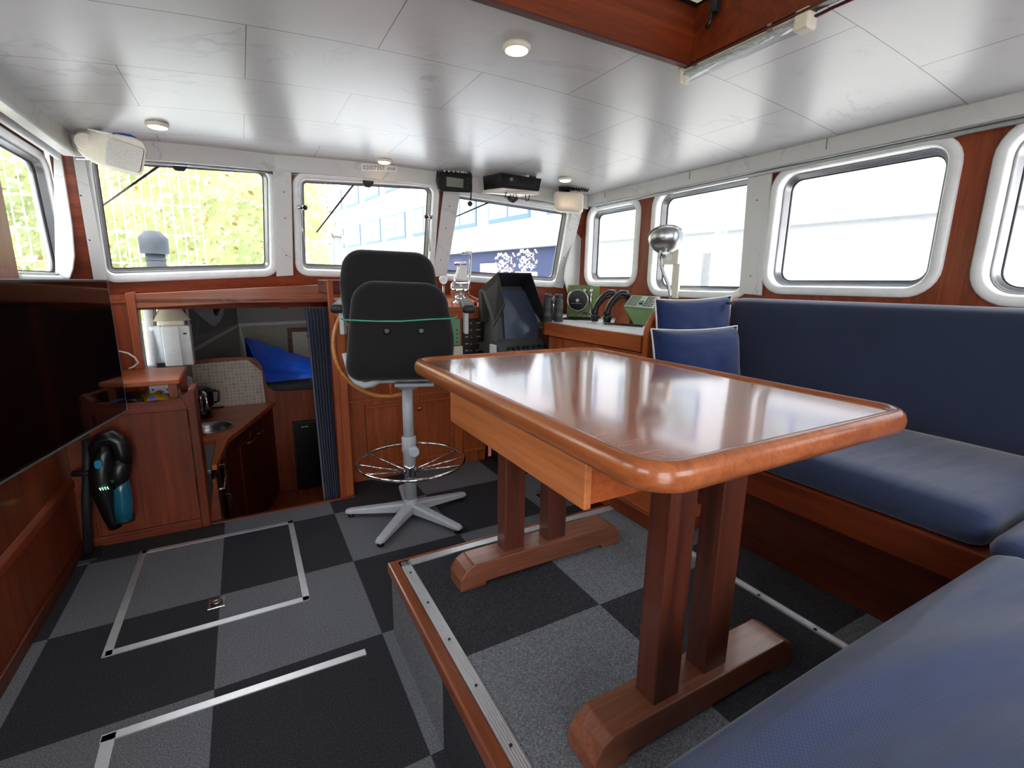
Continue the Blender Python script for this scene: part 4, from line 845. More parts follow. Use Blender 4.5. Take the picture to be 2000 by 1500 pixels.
# car radio in a tray
tq = dep(V((2.27, .24, 1.80))); cr_ = thing('car_radio', 'black car radio in a bracket hanging under the ceiling', 'radio', eP(1012, 360, tq))
fr4 = pxq([(981, 367), (1053, 374), (1058, 349), (979, 338)], [tq, tq-.0, tq, tq]); bkv = V((-.05, .16, .005)); 
MB().hexa([fr4[0], fr4[1], fr4[1]+bkv, fr4[0]+bkv, fr4[3], fr4[2], fr4[2]+bkv, fr4[3]+bkv]).build('case', M_BLK, cr_, bevel=.003)
n5 = (fr4[1]-fr4[0]).cross(fr4[3]-fr4[0]).normalized(); n5 = n5 if n5.dot(ray(1000, 350)) < 0 else -n5
MB().prism([fr4[0].lerp(fr4[1], .14).lerp(fr4[3].lerp(fr4[2], .14), .2), fr4[0].lerp(fr4[1], .86).lerp(fr4[3].lerp(fr4[2], .86), .2), fr4[0].lerp(fr4[1], .86).lerp(fr4[3].lerp(fr4[2], .86), .8), fr4[0].lerp(fr4[1], .14).lerp(fr4[3].lerp(fr4[2], .14), .8)], n5*.004).build('faceplate', M_BLKM, cr_)
g0 = fr4[0].lerp(fr4[1], .25).lerp(fr4[3].lerp(fr4[2], .25), .6); MB().lathe([(.012, .003), (.011, .014)], g0, n5, 16).build('volume_knob', M_STEEL, cr_)
MB().prism([fr4[0].lerp(fr4[1], .45).lerp(fr4[3].lerp(fr4[2], .45), .5), fr4[0].lerp(fr4[1], .82).lerp(fr4[3].lerp(fr4[2], .82), .5), fr4[0].lerp(fr4[1], .82).lerp(fr4[3].lerp(fr4[2], .82), .75), fr4[0].lerp(fr4[1], .45).lerp(fr4[3].lerp(fr4[2], .45), .75)], n5*.006).build('radio_display', M_SCREEN, cr_)
dn = V((0, 0, -.018)); MB().hexa([fr4[0]+dn+V((-.03, .10, 0)), fr4[1]+dn, fr4[1]+bkv+dn, fr4[0]+bkv+dn+V((-.02, 0, 0)), fr4[0]+V((-.0, .0, 0)), fr4[1], fr4[1]+bkv, fr4[0]+bkv]).build('tray', M_IVORY, cr_)
bt = fr4[3].lerp(fr4[2], .2)+V((0, .08, 0)); m = MB(); m.box((bt.x-.02, bt.y, bt.z-.01), (bt.x+.02, bt.y+.02, ceil_z(bt.x))); bt = fr4[3].lerp(fr4[2], .9)+V((0, .05, 0)); m.box((bt.x-.02, bt.y, bt.z-.01), (bt.x+.02, bt.y+.02, ceil_z(bt.x))); m.build('hanger', M_BLKM, cr_)
for i, (pts, mt, lb) in enumerate(((((990, 372), (986, 385), (996, 392), (1004, 380)), M_WIREB, 'black wire loop drooping under the car radio, left side'), (((996, 380), (1002, 388), (1010, 384), (1006, 376)), M_WIRER, 'thin red wires hanging under the car radio'), (((1026, 380), (1028, 393), (1032, 392), (1034, 380)), M_WIREB, 'black wire loop drooping under the car radio, right side'))):
    o = MB().tube([eP(u, v, tq+.04) for u, v in pts], .003, 6).build('wire', mt); tag(o, lb, 'wire')

# wiper motors, wipers, latches
for i, (q, lb) in enumerate((((336, 315), (368, 318), (365, 332), (352, 336), (338, 330)), ) * 0 or (([(336, 313), (367, 317), (366, 328), (360, 335), (343, 334), (337, 328)], 'black wiper motor cap at the top of the left front window'), ([(708, 352), (731, 354), (729, 362), (722, 367), (712, 365)], 'black wiper motor cap at the top of the middle front window'), ([(992, 380), (1013, 382), (1012, 391), (1003, 397), (994, 393)], 'black wiper motor cap at the top of the right front window'))):
    pl = FP[i]; o = MB().prism([pl.p(pl.px(*p, -.03), -.03) for p in q], pl.N*.04).build('wiper_motor', M_RUB, bevel=.006); tag(o, lb, 'wiper motor', 'wiper motor caps')
for i, (a, b, lb) in enumerate((((322, 316), (197, 404), 'dark wiper arm outside the left front window'), ((694, 356), (618, 454), 'dark wiper arm outside the middle front window'), ((1005, 374), (888, 424), 'dark wiper arm outside the right front window'))):
    pl = FP[i]; r = thing('wiper', lb, 'wiper', pl.p(pl.px(*a, .12), .12)); A_, B1 = pl.p(pl.px(*a, .12), .12), pl.p(pl.px(*b, .12), .12)
    MB().tube([A_, A_.lerp(B1, .5)], [.007, .005], 6).build('arm', M_BLK, r); MB().tube([A_.lerp(B1, .3), B1], [.006, .004], 6).build('blade', M_RUB, r)
for (u, v), s_, lb in (((588, 405), 1, 'chrome window latch on the left side of the middle window'), ((839, 424), -1, 'chrome window latch on the right side of the middle window')):
    pl = FP[1]; c = pl.p(pl.px(u, v, -.03), -.03); r = thing('window_latch', lb, 'latch', c)
    m = MB(); m.lathe([(.012, -.02), (.014, 0), (.01, .015)], c, pl.U*s_, 14); m.lathe([(.008, 0), (.008, .03)], c-pl.N*.0, -pl.N, 12); m.build('body', M_CHROME, r)
    MB().lathe([(.013, .015), (.015, .025), (.01, .034)], c, pl.U*s_, 14).build('knob', M_BLK, r)
    m = MB(); m.tube([c+pl.N*.01+V((0, 0, -.02)), c+pl.N*.01+V((0, 0, -.22))], .004, 6); m.build('stay', M_STEEL, r)
# ================================================================== LEFT CABINET, TELEVISION, CLEANER
cb = thing('side_cabinet', 'low wooden cabinet with framed panel at the lower left before the stairs', 'cabinet', (.2, .4, 0))
bx('front_panel', W['lowz'], cb, (XL+.005, .16, .0), (.40, .172, .60), 0); 
m = MB(); m.box((XL+.005, .148, .60), (.405, .175, .652)); m.box((XL+.005, .148, 0), (.405, .17, .045)); m.box((XL+.005, .15, 0), (XL+.06, .17, .6)); m.build('front_frame', W['lowx'], cb, bevel=.003)
m = MB(); m.prism([(.405, .147, 0), (.44, .147, 0), (.44, .147, .685), (.43, .147, .695), (.385, .147, .66), (.405, .147, .60)], (0, .035, 0)); m.build('corner_post', W['lowz'], cb, bevel=.004)
m = MB(); m.box((.425, .18, .0), (.44, .30, .60)); m.build('side_panel', W['lowz'], cb)
bx('cabinet_top', W['lowx'], cb, (XL+.005, .172, .60), (.41, .59, .622)); bx('side_rim', W['lowy'], cb, (.41, .18, .61), (.44, .33, .69), .006)
rs = thing('riser_shelf', 'small wooden riser shelf on square legs standing on the left cabinet', 'shelf', (.15, .4, .622))
bx('shelf_board', W['conx'], rs, (XL+.01, .19, .716), (.384, .59, .74), .006)
for x_, y_ in ((.335, .215), (.345, .52), (-.02, .215)): bx('leg', W['wallz'], rs, (x_, y_, .622), (x_+.034, y_+.04, .716), .003)
# items under the riser
t_ = .46; a, b = eY(t_, 294, 778), eY(t_, 334, 752); pb = thing('storage_box', 'small white box with black paw prints under the riser shelf', 'box', (a.x, t_, .622))
bx('box_body', M_WHITE, pb, (a.x, t_, .622), (b.x, t_+.10, .70), .003); bx('lid', M_WHITE, pb, (a.x-.003, t_-.003, .697), (b.x+.003, t_+.103, .706), .002)
m = MB()
for px_, py_, s_ in ((313, 768, 1), (299, 762, .45), (327, 761, .5), (328, 775, .4), (300, 776, .4)):
    c = eY(t_-.001, px_, py_); m.lathe([(.008*s_, 0), (.008*s_, .001)], c, (0, -1, 0), 12)
    for k in (-1.5, -.5, .5, 1.5): m.lathe([(.0035*s_, 0), (.0035*s_, .001)], c+V((.008*k*s_, 0, (.013-.0025*abs(k)**2*.8)*s_)), (0, -1, 0), 10)
m.build('paw_print', M_BLK, pb)
def crumple(name, pts, z, h, mat, seed, n=14):
    a, b, c, d = [V(p) for p in pts]; m = MB(); vs = []
    for i in range(n+1):
        for j in range(n+1):
            p = a.lerp(b, i/n).lerp(d.lerp(c, i/n), j/n); e = (1-abs(2*i/n-1)**3)*(1-abs(2*j/n-1)**3); p.z = z+h*e*(.55+.6*abs(noise.noise(V((i*.45+seed, j*.45, seed))))); vs.append(p)
    f = [(i*(n+1)+j, (i+1)*(n+1)+j, (i+1)*(n+1)+j+1, i*(n+1)+j+1) for i in range(n) for j in range(n)]
    return m.add(vs, f, True).build(name, mat)
o = crumple('snack_bag', [eZ(.625, 280, 794), eZ(.625, 336, 784), eZ(.625, 326, 772), eZ(.625, 262, 778)], .624, .042, plain('yellow_foil', (226, 180, 20), .3, scale=60, var=.15), 2); tag(o, 'crumpled yellow snack bag with blue print on the left cabinet', 'bag')
m = MB(); q = [eZ(.668, 292, 783), eZ(.668, 306, 781), eZ(.668, 303, 775), eZ(.668, 291, 776)]; m.prism(q, (0, 0, .002)); m.build('blue_print', plain('blue_print', (36, 60, 160), .4), o)
o = crumple('black_pouch', [eZ(.625, 240, 797), eZ(.625, 274, 797), eZ(.625, 276, 780), eZ(.625, 232, 775)], .624, .045, M_RUB, 6); tag(o, 'black soft pouch lying beside the yellow snack bag', 'pouch')
c = eZ(.645, 265, 786); rr = [c+V((.028*math.cos(k*.42), .02*math.sin(k*.42), .01+.006*math.sin(k*.8))) for k in range(22)]
o = MB().tube(rr, .004, 6).build('cable', M_WIREB); tag(o, 'coiled black cable beside the yellow snack bag', 'cable')
a = eZ(.632, 360, 780); o = MB().box((a.x-.035, a.y-.012, .622), (a.x+.03, a.y+.012, .636)).build('remote_control', M_BLK, bevel=.003); tag(o, 'small black remote control by the right leg of the riser shelf', 'remote')
# television
ta_ = math.radians(10.6); c0 = V((.188, .062, .645)); ux = V((-math.sin(ta_), -math.cos(ta_), 0)); TM = Fr(c0, ux)   # local x runs aft, z up
zt = .545; tv = thing('television', 'large black flat screen television at the left wall, reflecting the cabin', 'television', c0)
Ln = .97; sgn = 1
m = MB(); m.M = TM; nrm = (TM.to_3x3() @ V((0, 1, 0))); s_ = 1 if nrm.x > 0 else -1
m.box((0, -.012, 0), (Ln, .012, zt)); m.build('casing', M_BLK, tv, bevel=.002)
m = MB(); m.M = TM; m.box((.004, .0121*s_, .012), (Ln-.004, .0135*s_, zt-.006)); m.build('screen', M_SCREEN, tv)
m = MB(); m.M = TM; m.box((-.002, -.010, zt), (Ln, .0135, zt+.003)); m.box((-.003, -.010, 0), (0, .0135, zt)); m.box((-.002, -.010, -.004), (Ln, .0135, 0)); m.build('bezel', M_ALU, tv)
m = MB(); m.M = TM; m.box((.33, .006*s_, -.012), (.38, .015*s_, -.003)); m.build('sensor', M_BLKM, tv)
m = MB(); m.box((XL, -.50, .80), (XL+.02, -.36, 1.0)); m.tube([(XL+.01, -.43, .9), (.088, -.42, .9)], .018, 8); m.build('wall_bracket', M_BLKM, tv)
q = [eY(.55, *p) for p in ((214, 684), (232, 686), (250, 690), (263, 698), (270, 708), (262, 716), (251, 720))]; o = MB().tube(q, .0045, 8).build('power_cable', M_WIREW); tag(o, 'white cable curving out behind the television edge', 'cable')
q = [eY(.59, 210, 665), eY(.59, 226, 700)]; o = MB().box((q[0].x-.02, .588, q[1].z), (q[1].x, .607, q[0].z)).build('socket_box', M_BLKM, bevel=.003); tag(o, 'dark socket box on the wooden wall beside the television edge', 'socket')
# cordless cleaner
yv = .06; vc = thing('vacuum_cleaner', 'black handheld cordless vacuum cleaner with blue button and teal dust cup', 'vacuum cleaner', eY(yv, 225, 1030))
def VP(u, v, dy=0): return eY(yv+dy, u, v)
MB().tube([VP(184, 900, .02), VP(186, 875), VP(198, 858), VP(218, 853), VP(234, 862), VP(241, 885), VP(244, 905)], [.014, .024, .029, .031, .031, .030, .028], 14, sq=1.2).build('handle', M_BLK, vc)
MB().tube([VP(204, 868, .0), VP(203, 885), VP(201, 900), VP(200, 925), VP(204, 955), VP(212, 985), VP(219, 1010), VP(226, 1030)], [.024, .034, .042, .048, .048, .038, .030, .024], 18, sq=1.1).build('body', M_BLK, vc)
MB().tube([VP(238, 890), VP(235, 908), VP(231, 928), VP(224, 950)], [.024, .042, .046, .032], 18, sq=1.1).build('motor_housing', M_BLK, vc)
MB().tube([VP(234, 930), VP(237, 955), VP(240, 985), VP(243, 1010)], [.028, .036, .037, .038], 18, sq=1.1).build('dust_cup', plain('teal_plastic', (18, 92, 112), .2, coat=.3), vc)
MB().tube([VP(243, 1009), VP(244, 1017)], [.039, .036], 18).build('dust_cup_cap', M_BLKM, vc)
c = VP(192, 907, -.058); m = MB(); m.M = Fr(c, (1, 0, 0)); pad(m, [(-.013, -.018), (.013, -.018), (.013, .018), (-.013, .018)], -.008, .01, .003, .011, 5); m.build('power_button', plain('blue_button', (20, 130, 175), .35), vc)
m = MB(); nt_ = plain('green_led', (150, 255, 170), .4, emit=5)
for k in range(4):
    c = VP(195+5*k, 954-.8*k, -.062); m.lathe([(.0022, 0), (.0022, .002)], c, (0, -1, 0), 8); m.lathe([(.0018, 0), (.0018, .002)], c+V((.002, 0, -.007)), (0, -1, 0), 8)
m.build('charge_light', nt_, vc)
o = thing('cleaner_stand', 'black stand pole holding the cordless vacuum cleaner at the left corner', 'stand', (.03, .09, 0))
MB().tube([eY(.10, 170, 860), eY(.10, 171, 930), V((eY(.10, 172, 1000).x, .10, .25)), V((eY(.10, 173, 1080).x, .10, .012))], [.016, .018, .017, .017], 14).build('pole', M_BLKM, o)
p = eY(.10, 173, 1090); MB().box((p.x-.05, .02, 0), (p.x+.05, .14, .012)).build('base_plate', M_BLKM, o, bevel=.003); p2 = eY(.09, 195, 920); MB().tube([(p.x, .10, p2.z), (p2.x, .075, p2.z)], .014, 8).build('holder', M_BLKM, o)

# ================================================================== STAIR OPENING AND FORECABIN
YJ = .60
bm_ = [eY(YJ, 246, 575), eY(YJ, 665, 554), eY(YJ, 665, 581), eY(YJ, 262, 603)]
struct(MB().prism(bm_, (0, .035, 0)).build('trim_20', M_BEAM, bevel=.004))
q = [eY(YJ-.008, 243, 573), eY(YJ-.008, 262, 570), eY(YJ-.008, 280, 720), eY(YJ-.008, 265, 722)]
q[2].z = q[3].z = .60
struct(MB().prism(q, (0, .04, 0)).build('trim_21', W['conz'], bevel=.003))
q = [V((XL, YJ+.01, .60)), eY(YJ+.01, 270, 722), eY(YJ+.01, 250, 575), eY(YJ+.01, 200, 583), V((XL, YJ+.01, 1.13))]
q[1].z = .60; q[3].z = 1.115; q[4].z = 1.115
struct(MB().prism(q, (0, .015, 0)).build('wall_left_panel', W['wallz']))
struct(MB().box((XL, .60, 1.075), (1.16, .92, 1.095)).build('trim_22', W['wallx']))
m = MB(); HL = Pl((-.03, .2, 0), (.209, .978, 0), (0, 0, 1)).out((-1, 0, 0)); hu = lambda x: (x-(-.03))/.209
h1 = [HL.px(*p) for p in ((268, 604), (291, 600), (298, 714), (283, 718))]; h2 = [HL.px(*p) for p in ((300, 600), (360, 594), (367, 646), (302, 652))]
panel(m, HL, [(.42, -.6), (3.2, -.6), (3.2, 1.075), (.42, 1.075)], [rpoly(h1, .02), rpoly(h2, .03)], .03); struct(m.build('wall_cabin_left', M_GREYW))
for i, h in enumerate((h1, h2)):
    r = sroot('window_%d' % (13+i), HL.p(h[0]))
    def L3(ins, d, h=h): return [HL.p(p, d) for p in rpoly(inset2(h, ins), .02)]
    MB().loft([L3(-.03, 0), L3(-.03, -.012), L3(.0, -.014), L3(.003, .03)], cap=False).build('frame', M_WHITE, r); MB().add(L3(0, .02), [tuple(range(32))]).build('pane', M_GLASS, r)
YB2 = 3.2
m = MB(); m.box((.55, YB2, -.6), (2.95, YB2+.02, 1.075)); m.box((2.70, .84, -.6), (2.72, YB2, 1.075)); struct(m.build('wall_cabin_front', M_GREYW))
m = MB(); a, b = HL.px(300, 600), HL.px(462, 600)
m.prism([HL.p((1.4, .78), -.004), HL.p((3.06, .75), -.004), HL.p((3.06, 1.075), -.004), HL.p((1.4, 1.075), -.004)], HL.N*.003); m.box((.62, YB2-.006, .745), (2.7, YB2-.001, 1.075)); struct(m.build('trim_23', M_GREYW2))
m = MB()
def bar(pl, p0, p1, w_, d=-.008):
    a, b = pl.px(*p0, d), pl.px(*p1, d); t = (b-a).normalized(); n = V((-t.y, t.x))*w_/2; m.prism([pl.p(a-n, d), pl.p(b-n, d), pl.p(b+n, d), pl.p(a+n, d)], pl.N*.008)
BF = Pl((0, YB2-.006, 0), (1, 0, 0), (0, 0, 1)).out((0, 1, 0))
bar(HL, (366, 691), (466, 635), .028); bar(BF, (464, 635), (700, 624), .03); bar(BF, (468, 636), (481, 700), .018); struct(m.build('trim_24', M_TRIMW))
struct(MB().box((-.1, .17, -.6), (2.7, YB2, -.55)).build('floor_cabin', W['cony']))
struct(MB().box((-.1, .15, -.6), (1.14, .165, -.09)).build('wall_stair', W['darkx']))
o = MB().box((-.3, .95, 1.10), (3.2, 3.4, 1.13)).build('foredeck', M_WHITE); struct(o)
struct(MB().box((1.135, .40, -.6), (1.16, 1.75, 1.05)).build('wall_cabin_right', W['darkz']))
# small locker door on the forward wall
a, b = eY(YB2-.01, 561, 641), eY(YB2-.01, 640, 720); ld_ = thing('locker_door', 'small cream locker door in a dark red wooden frame above the berth', 'door', ((a.x+b.x)/2, YB2-.01, b.z))
bx('door_panel', plain('locker_cream', (168, 168, 158), .5), ld_, (a.x+.03, YB2-.03, b.z), (b.x, YB2-.012, a.z-.035), .002)
m = MB(); m.box((a.x, YB2-.035, b.z), (a.x+.04, YB2-.01, a.z)); m.box((a.x+.04, YB2-.035, a.z-.04), (b.x, YB2-.01, a.z)); m.build('door_frame', W['darkx'], ld_, bevel=.003)
c = eY(YB2-.03, 602, 656); bx('catch', W['darkz'], ld_, (c.x-.012, YB2-.036, c.z-.014), (c.x+.012, YB2-.03, c.z+.014), .001)
# porthole
pth = thing('porthole', 'black rimmed porthole on a white pointed plate on the cabin wall', 'porthole', HL.p(HL.px(418, 605), -.01))
MB().prism([HL.p(HL.px(*p, -.01), -.01) for p in ((379, 607), (392, 596), (398, 585), (437, 582), (438, 596), (437, 612), (430, 628), (421, 637), (413, 636))], HL.N*.008).build('plate', M_TRIMW, pth, bevel=.003)
cp = HL.p(HL.px(418, 602), -.012); MB().ring(cp, HL.N, .052, .014, 32, 8).build('ring', M_BLK, pth); MB().lathe([(.05, 0), (.05, .004)], cp, HL.N, 24).build('glass', plain('porthole_glass', (150, 130, 90), .1), pth)
m = MB(); m.lathe([(.016, -.02), (.018, .02)], cp+HL.U*-.065, -HL.N, 10); m.lathe([(.016, -.02), (.018, .02)], cp+HL.U*.065, -HL.N, 10); m.build('clamp', M_BLKM, pth)
ch_ = [HL.p(HL.px(386, 594+k*.8, -.02), -.02) for k in range(0, 100)]; m = MB()
for k in range(0, 100, 2): m.lathe([(.0005, -.003), (.003, 0), (.0005, .003)], ch_[k], (0, 0, 1), 6)
o = MB().tube([ch_[0], ch_[-1]], .0016, 6).build('bead_chain', M_STEEL); tag(o, 'thin bead chain hanging in front of the grey cabin wall', 'chain')
# water heater with flue
yh = 1.12; wh = thing('water_heater', 'white gas water heater with beige flue hood seen through the opening', 'water heater', eY(yh, 335, 716))
def H(u, v, d=0): p = eY(yh, u, v); p.y += d; return p
f4 = [H(312, 637), H(349, 637), H(356, 716), H(318, 718)]; a_, b_, c_, d_ = f4
x0, x1, z0, z1 = a_.x+.004, b_.x, .665, a_.z
bx('casing', M_WHITE, wh, (x0, yh, z0), (x1+.055, yh+.13, z1), .006); bx('front_cover', M_WHITE, wh, (x0, yh-.012, z0), (x1, yh, z1-.004), .004)
p = H(355, 650); bx('badge', M_BLKM, wh, (x1+.018, yh-.002, z1-.055), (x1+.036, yh, z1-.045), 0)
p0 = H(290, 637); bx('side_tank', plain('tank_white', (205, 214, 220), .3), wh, (p0.x, yh+.01, .685), (x0-.002, yh+.1, z1), .008)
n0, n1 = H(303, 637), H(343, 627); bx('flue_collar', M_IVORY, wh, (n0.x+.01, yh+.01, n0.z), (x1+.03, yh+.09, n1.z+.004), .006)
cm_ = H(327, 622); top = H(326, 592); MB().lathe([(.105, 0), (.1, .004), (.05, .085), (.03, .11)], (cm_.x+.01, yh+.08, n1.z), (0, 0, 1), 24).build('flue_hood', plain('hood_beige', (196, 190, 168), .5), wh)
# berth bulkhead, tiles, berth
q = [eY(1.75, *p) for p in ((355, 706), (420, 700), (480, 697), (494, 699), (505, 706), (512, 716), (515, 730), (518, 745), (524, 756), (536, 763), (550, 764), (660, 758))]
q = [V((.1, 1.75, q[0].z))]+q+[V((2.7, 1.75, q[-1].z)), V((2.7, 1.75, -.55)), V((.1, 1.75, -.55))]
m = MB(); mpl = Pl((0, 1.75, 0), (1, 0, 0), (0, 0, 1)).out((0, 1, 0)); panel(m, mpl, [(p.x, p.z) for p in q][::-1], [], .02); struct(m.build('wall_berth', W['wallz']))
tilem = NT('mosaic_tiles'); pbr(tilem, .35); br = tilem.n('ShaderNodeTexBrick'); br.offset = 0; br.inputs['Scale'].default_value = 1; br.inputs['Brick Width'].default_value = .026; br.inputs['Row Height'].default_value = .026; br.inputs['Mortar Size'].default_value = .002; br.inputs['Mortar Smooth'].default_value = .2
br.inputs['Color1'].default_value = lin((172, 158, 144)); br.inputs['Color2'].default_value = lin((142, 122, 112)); br.inputs['Mortar'].default_value = lin((196, 190, 180)); br.inputs['Bias'].default_value = -.35
g = tilem.n('ShaderNodeNewGeometry'); sx_ = tilem.n('ShaderNodeSeparateXYZ'); tilem.l(g.outputs['Position'], sx_.inputs[0]); cx_ = tilem.n('ShaderNodeCombineXYZ')
ad = tilem.n('ShaderNodeMath', operation='ADD'); ad.inputs[1].default_value = 2.6; tilem.l(sx_.outputs[0], ad.inputs[0]); tilem.l(ad.outputs[0], cx_.inputs[0]); ad2 = tilem.n('ShaderNodeMath', operation='ADD'); ad2.inputs[1].default_value = 2.6; tilem.l(sx_.outputs[2], ad2.inputs[0]); tilem.l(ad2.outputs[0], cx_.inputs[1]); tilem.l(cx_.outputs[0], br.inputs['Vector']); tilem.l(br.outputs['Color'], tilem.b.inputs['Base Color'])
q = [eY(1.74, *p) for p in ((371, 713), (420, 708), (483, 703), (511, 725), (519, 787), (372, 801))]; o = MB().prism(q, (0, .009, 0)).build('tile_splashback', tilem.m); tag(o, 'beige mosaic tile splashback with a cut corner behind the galley sink', 'splashback')
mt_ = thing('berth_mattress', 'dark berth mattress under the blue sleeping bag', 'mattress', (1.6, 2.4, .25)); m = MB(); m.M = Matrix.Translation((1.7, 2.42, .30)); m.soft((1.9, 1.25, .15), .03, (4, 4, 2)); m.build('cover', M_BLKM, mt_)
bg_ = MB(); vs = []; n1_, n2_ = 40, 26
bot = [(500, 716), (512, 735), (526, 749), (570, 751), (612, 749), (660, 746), (720, 742)]; topc = [(478, 664), (500, 664), (525, 673), (560, 687), (612, 697), (660, 700), (720, 700)]
def cv(c, f): k = f*(len(c)-1); i = min(int(k), len(c)-2); r_ = k-i; return (c[i][0]*(1-r_)+c[i+1][0]*r_, c[i][1]*(1-r_)+c[i+1][1]*r_)
for i in range(n1_+1):
    a = eY(1.85, *cv(bot, i/n1_)); b = eY(2.45, *cv(topc, i/n1_))
    for j in range(n2_+1):
        s_ = j/n2_; p = a.lerp(b, s_); p.z += .055*math.sin(PI*s_)*.9; p.y -= .06*math.sin(PI*s_)
        p.z += .03*noise.noise(V((i*.16, j*.22, 0)))+.02*noise.noise(V((i*.45, j*.3, 3)))-.014*math.exp(-((i-14)/1.1)**2)-.014*math.exp(-((i-25)/1.1)**2)-.012*math.exp(-((j-8)/1.0)**2)
        vs.append(p)
    vs.append(b+V((0, .3, -.25)))
n3_ = n2_+2; bg_.add(vs, [(i*n3_+j, (i+1)*n3_+j, (i+1)*n3_+j+1, i*n3_+j+1) for i in range(n1_) for j in range(n3_-1)], True); o = bg_.build('sleeping_bag', M_BAG); tag(o, 'bright blue quilted sleeping bag lying on the forward berth', 'sleeping bag')
# galley
gl = thing('galley_counter', 'orange wooden galley counter with diagonal front below the stairs', 'counter', (.4, 1.2, -.55))
gp_ = [(.31, 1.745), (.835, 1.745), (.522, .84), (.478, .38), (.455, .38), (.46, .86), (.13, .86)]
m = MB(); pl = Pl((0, 0, .235), (1, 0, 0), (0, 1, 0)).out((0, 0, -1)); hole = [(.40+.135*math.cos(2*PI*k/32), 1.15+.135*math.sin(2*PI*k/32)) for k in range(32)]
panel(m, pl, gp_, [hole], .03); m.build('worktop', M_GALLEY, gl)
m = MB(); m.prism([(.12, 1.74, -.55), (.80, 1.74, -.55), (.50, .86, -.55), (.47, .86, -.55), (.12, .86, -.55)], (0, 0, .74)); 
m = MB(); m.prism([(.81, 1.74, -.55), (.50, .84, -.55), (.48, .845, -.55), (.79, 1.74, -.55)], (0, 0, .755)); m.build('front_panel', W['darkz'], gl)
dd = V((.31, .90, 0)).normalized(); nn = V((.90, -.31, 0)).normalized()
for i, (u, v) in enumerate(((503, 843), (484, 861))):
    c = onp(V((.50, .84, 0)), nn, u, v); m = MB(); a = c-dd*.16; b = c+dd*.16
    d_ = MB().prism([a-V((0, 0, .03))+nn*.001, b-V((0, 0, .03))+nn*.001, b+V((0, 0, .055))+nn*.001, a+V((0, 0, .055))+nn*.001], nn*.01).build('drawer', W['darkz'], gl) if i == 0 else MB().prism([a-V((0, 0, .5))+nn*.001, b-V((0, 0, .5))+nn*.001, b-V((0, 0, -.01))+nn*.001, a-V((0, 0, -.01))+nn*.001], nn*.01).build('door', W['darkz'], gl)
    MB().tube([c-dd*.05+nn*.012, c-dd*.05+nn*.03, c+dd*.05+nn*.03, c+dd*.05+nn*.012], .005, 8).build('handle', M_STEEL, d_)
sk_ = thing('sink', 'round stainless steel sink set in the galley counter', 'sink', (.40, 1.15, .11)); MB().lathe([(.147, .003), (.147, .006), (.134, .004), (.128, -.03), (.12, -.10), (.08, -.12), (.002, -.122)], (.40, 1.15, .235), (0, 0, 1), 36, cap=False).build('bowl', M_STEEL, sk_)
fc_ = thing('faucet', 'chrome galley faucet curving over the round sink', 'faucet', (.30, 1.30, .235)); ty = dep((.33, 1.25, .4))
MB().tube([eP(394, 803, ty), eP(392, 775, ty), eP(394, 762, ty), eP(400, 768, ty), eP(404, 783, ty), eP(405, 800, ty)], [.010, .009, .009, .009, .009, .012], 12).build('spout', M_CHROME, fc_)
kt = thing('kettle', 'black kettle behind the galley faucet', 'kettle', (.34, 1.5, .235)); tk = dep((.36, 1.45, .4)); c = eP(392, 770, tk); MB().lathe([(.055, -.10), (.075, -.08), (.078, -.0), (.072, .03), (.05, .045)], (c.x, c.y, c.z), (0, 0, 1), 24).build('body', M_BLK, kt); MB().tube([(c.x, c.y, c.z-.1), (c.x, c.y, .236)], .055, 16).build('foot', M_BLK, kt)
MB().tube([(c.x+.07, c.y, c.z+.02), (c.x+.11, c.y, c.z+.01), (c.x+.10, c.y, c.z-.06), (c.x+.07, c.y, c.z-.07)], .008, 8).build('handle', M_BLK, kt)
m = MB(); a, b = eZ(.238, 409, 799), eZ(.238, 437, 795); m.tube([a, b], [.012, .009], 8); o = m.build('knife', M_BLK); tag(o, 'black handled knife lying at the foot of the tiles', 'knife')
c = eP(370, 741, tk+.05); o = MB().lathe([(.022, 0), (.022, .03), (.014, .04)], c, (-.4, -.8, .3), 14).build('bottle_cap', M_WHITE); 
cc_ = thing('bottle', 'white bottle top with red mark behind the riser shelf', 'bottle', (c.x, c.y, .236)); o.parent = cc_; o.location = ORG[o.name]-ORG[cc_.name]; MB().cyl((c.x, c.y, .236), (c.x, c.y, c.z), .02).build('bottle_body', M_WHITE, cc_)
sv = thing('stove', 'steel galley stove beside the stair behind the left cabinet', 'stove', (.3, .58, -.55))
bx('oven_body', M_BLKM, sv, (.12, .36, -.5), (.45, .84, .19), .004); bx('hob', M_STEEL, sv, (.12, .36, .19), (.452, .84, .215), .004); bx('oven_front', M_STEEL, sv, (.452, .36, -.35), (.465, .82, .16), .003)
m = MB(); m.tube([(.465, .36, .10), (.50, .36, .10), (.50, .76, .10), (.465, .76, .10)], .007, 8); m.build('towel_rail', M_CHROME, sv)
m = MB(); m.tube([(.46, .6, -.02), (.51, .6, -.03), (.53, .6, -.12), (.53, .6, -.25), (.51, .6, -.33), (.47, .6, -.34)], .007, 8); m.build('door_handle', M_BLK, sv)
o = MB(); o.M = Matrix.Translation((.52, .55, -.50)); o.soft((.22, .5, .10), .04, (8, 12, 2), lambda p: p+V((.02*noise.noise(p*9), .02*noise.noise(p*8+V((3, 0, 0))), .03*noise.noise(p*12)))); o = o.build('towel', plain('patterned_towel', (190, 178, 176), .9, scale=45, var=.7)); tag(o, 'crumpled pale patterned towel on the cabin floor by the stair', 'towel')
a, b = eY(1.72, 571, 825), eY(1.72, 640, 950); fg = thing('fridge', 'black small fridge under the berth behind the curtain', 'fridge', ((a.x+.5*.5), 1.7, -.53))
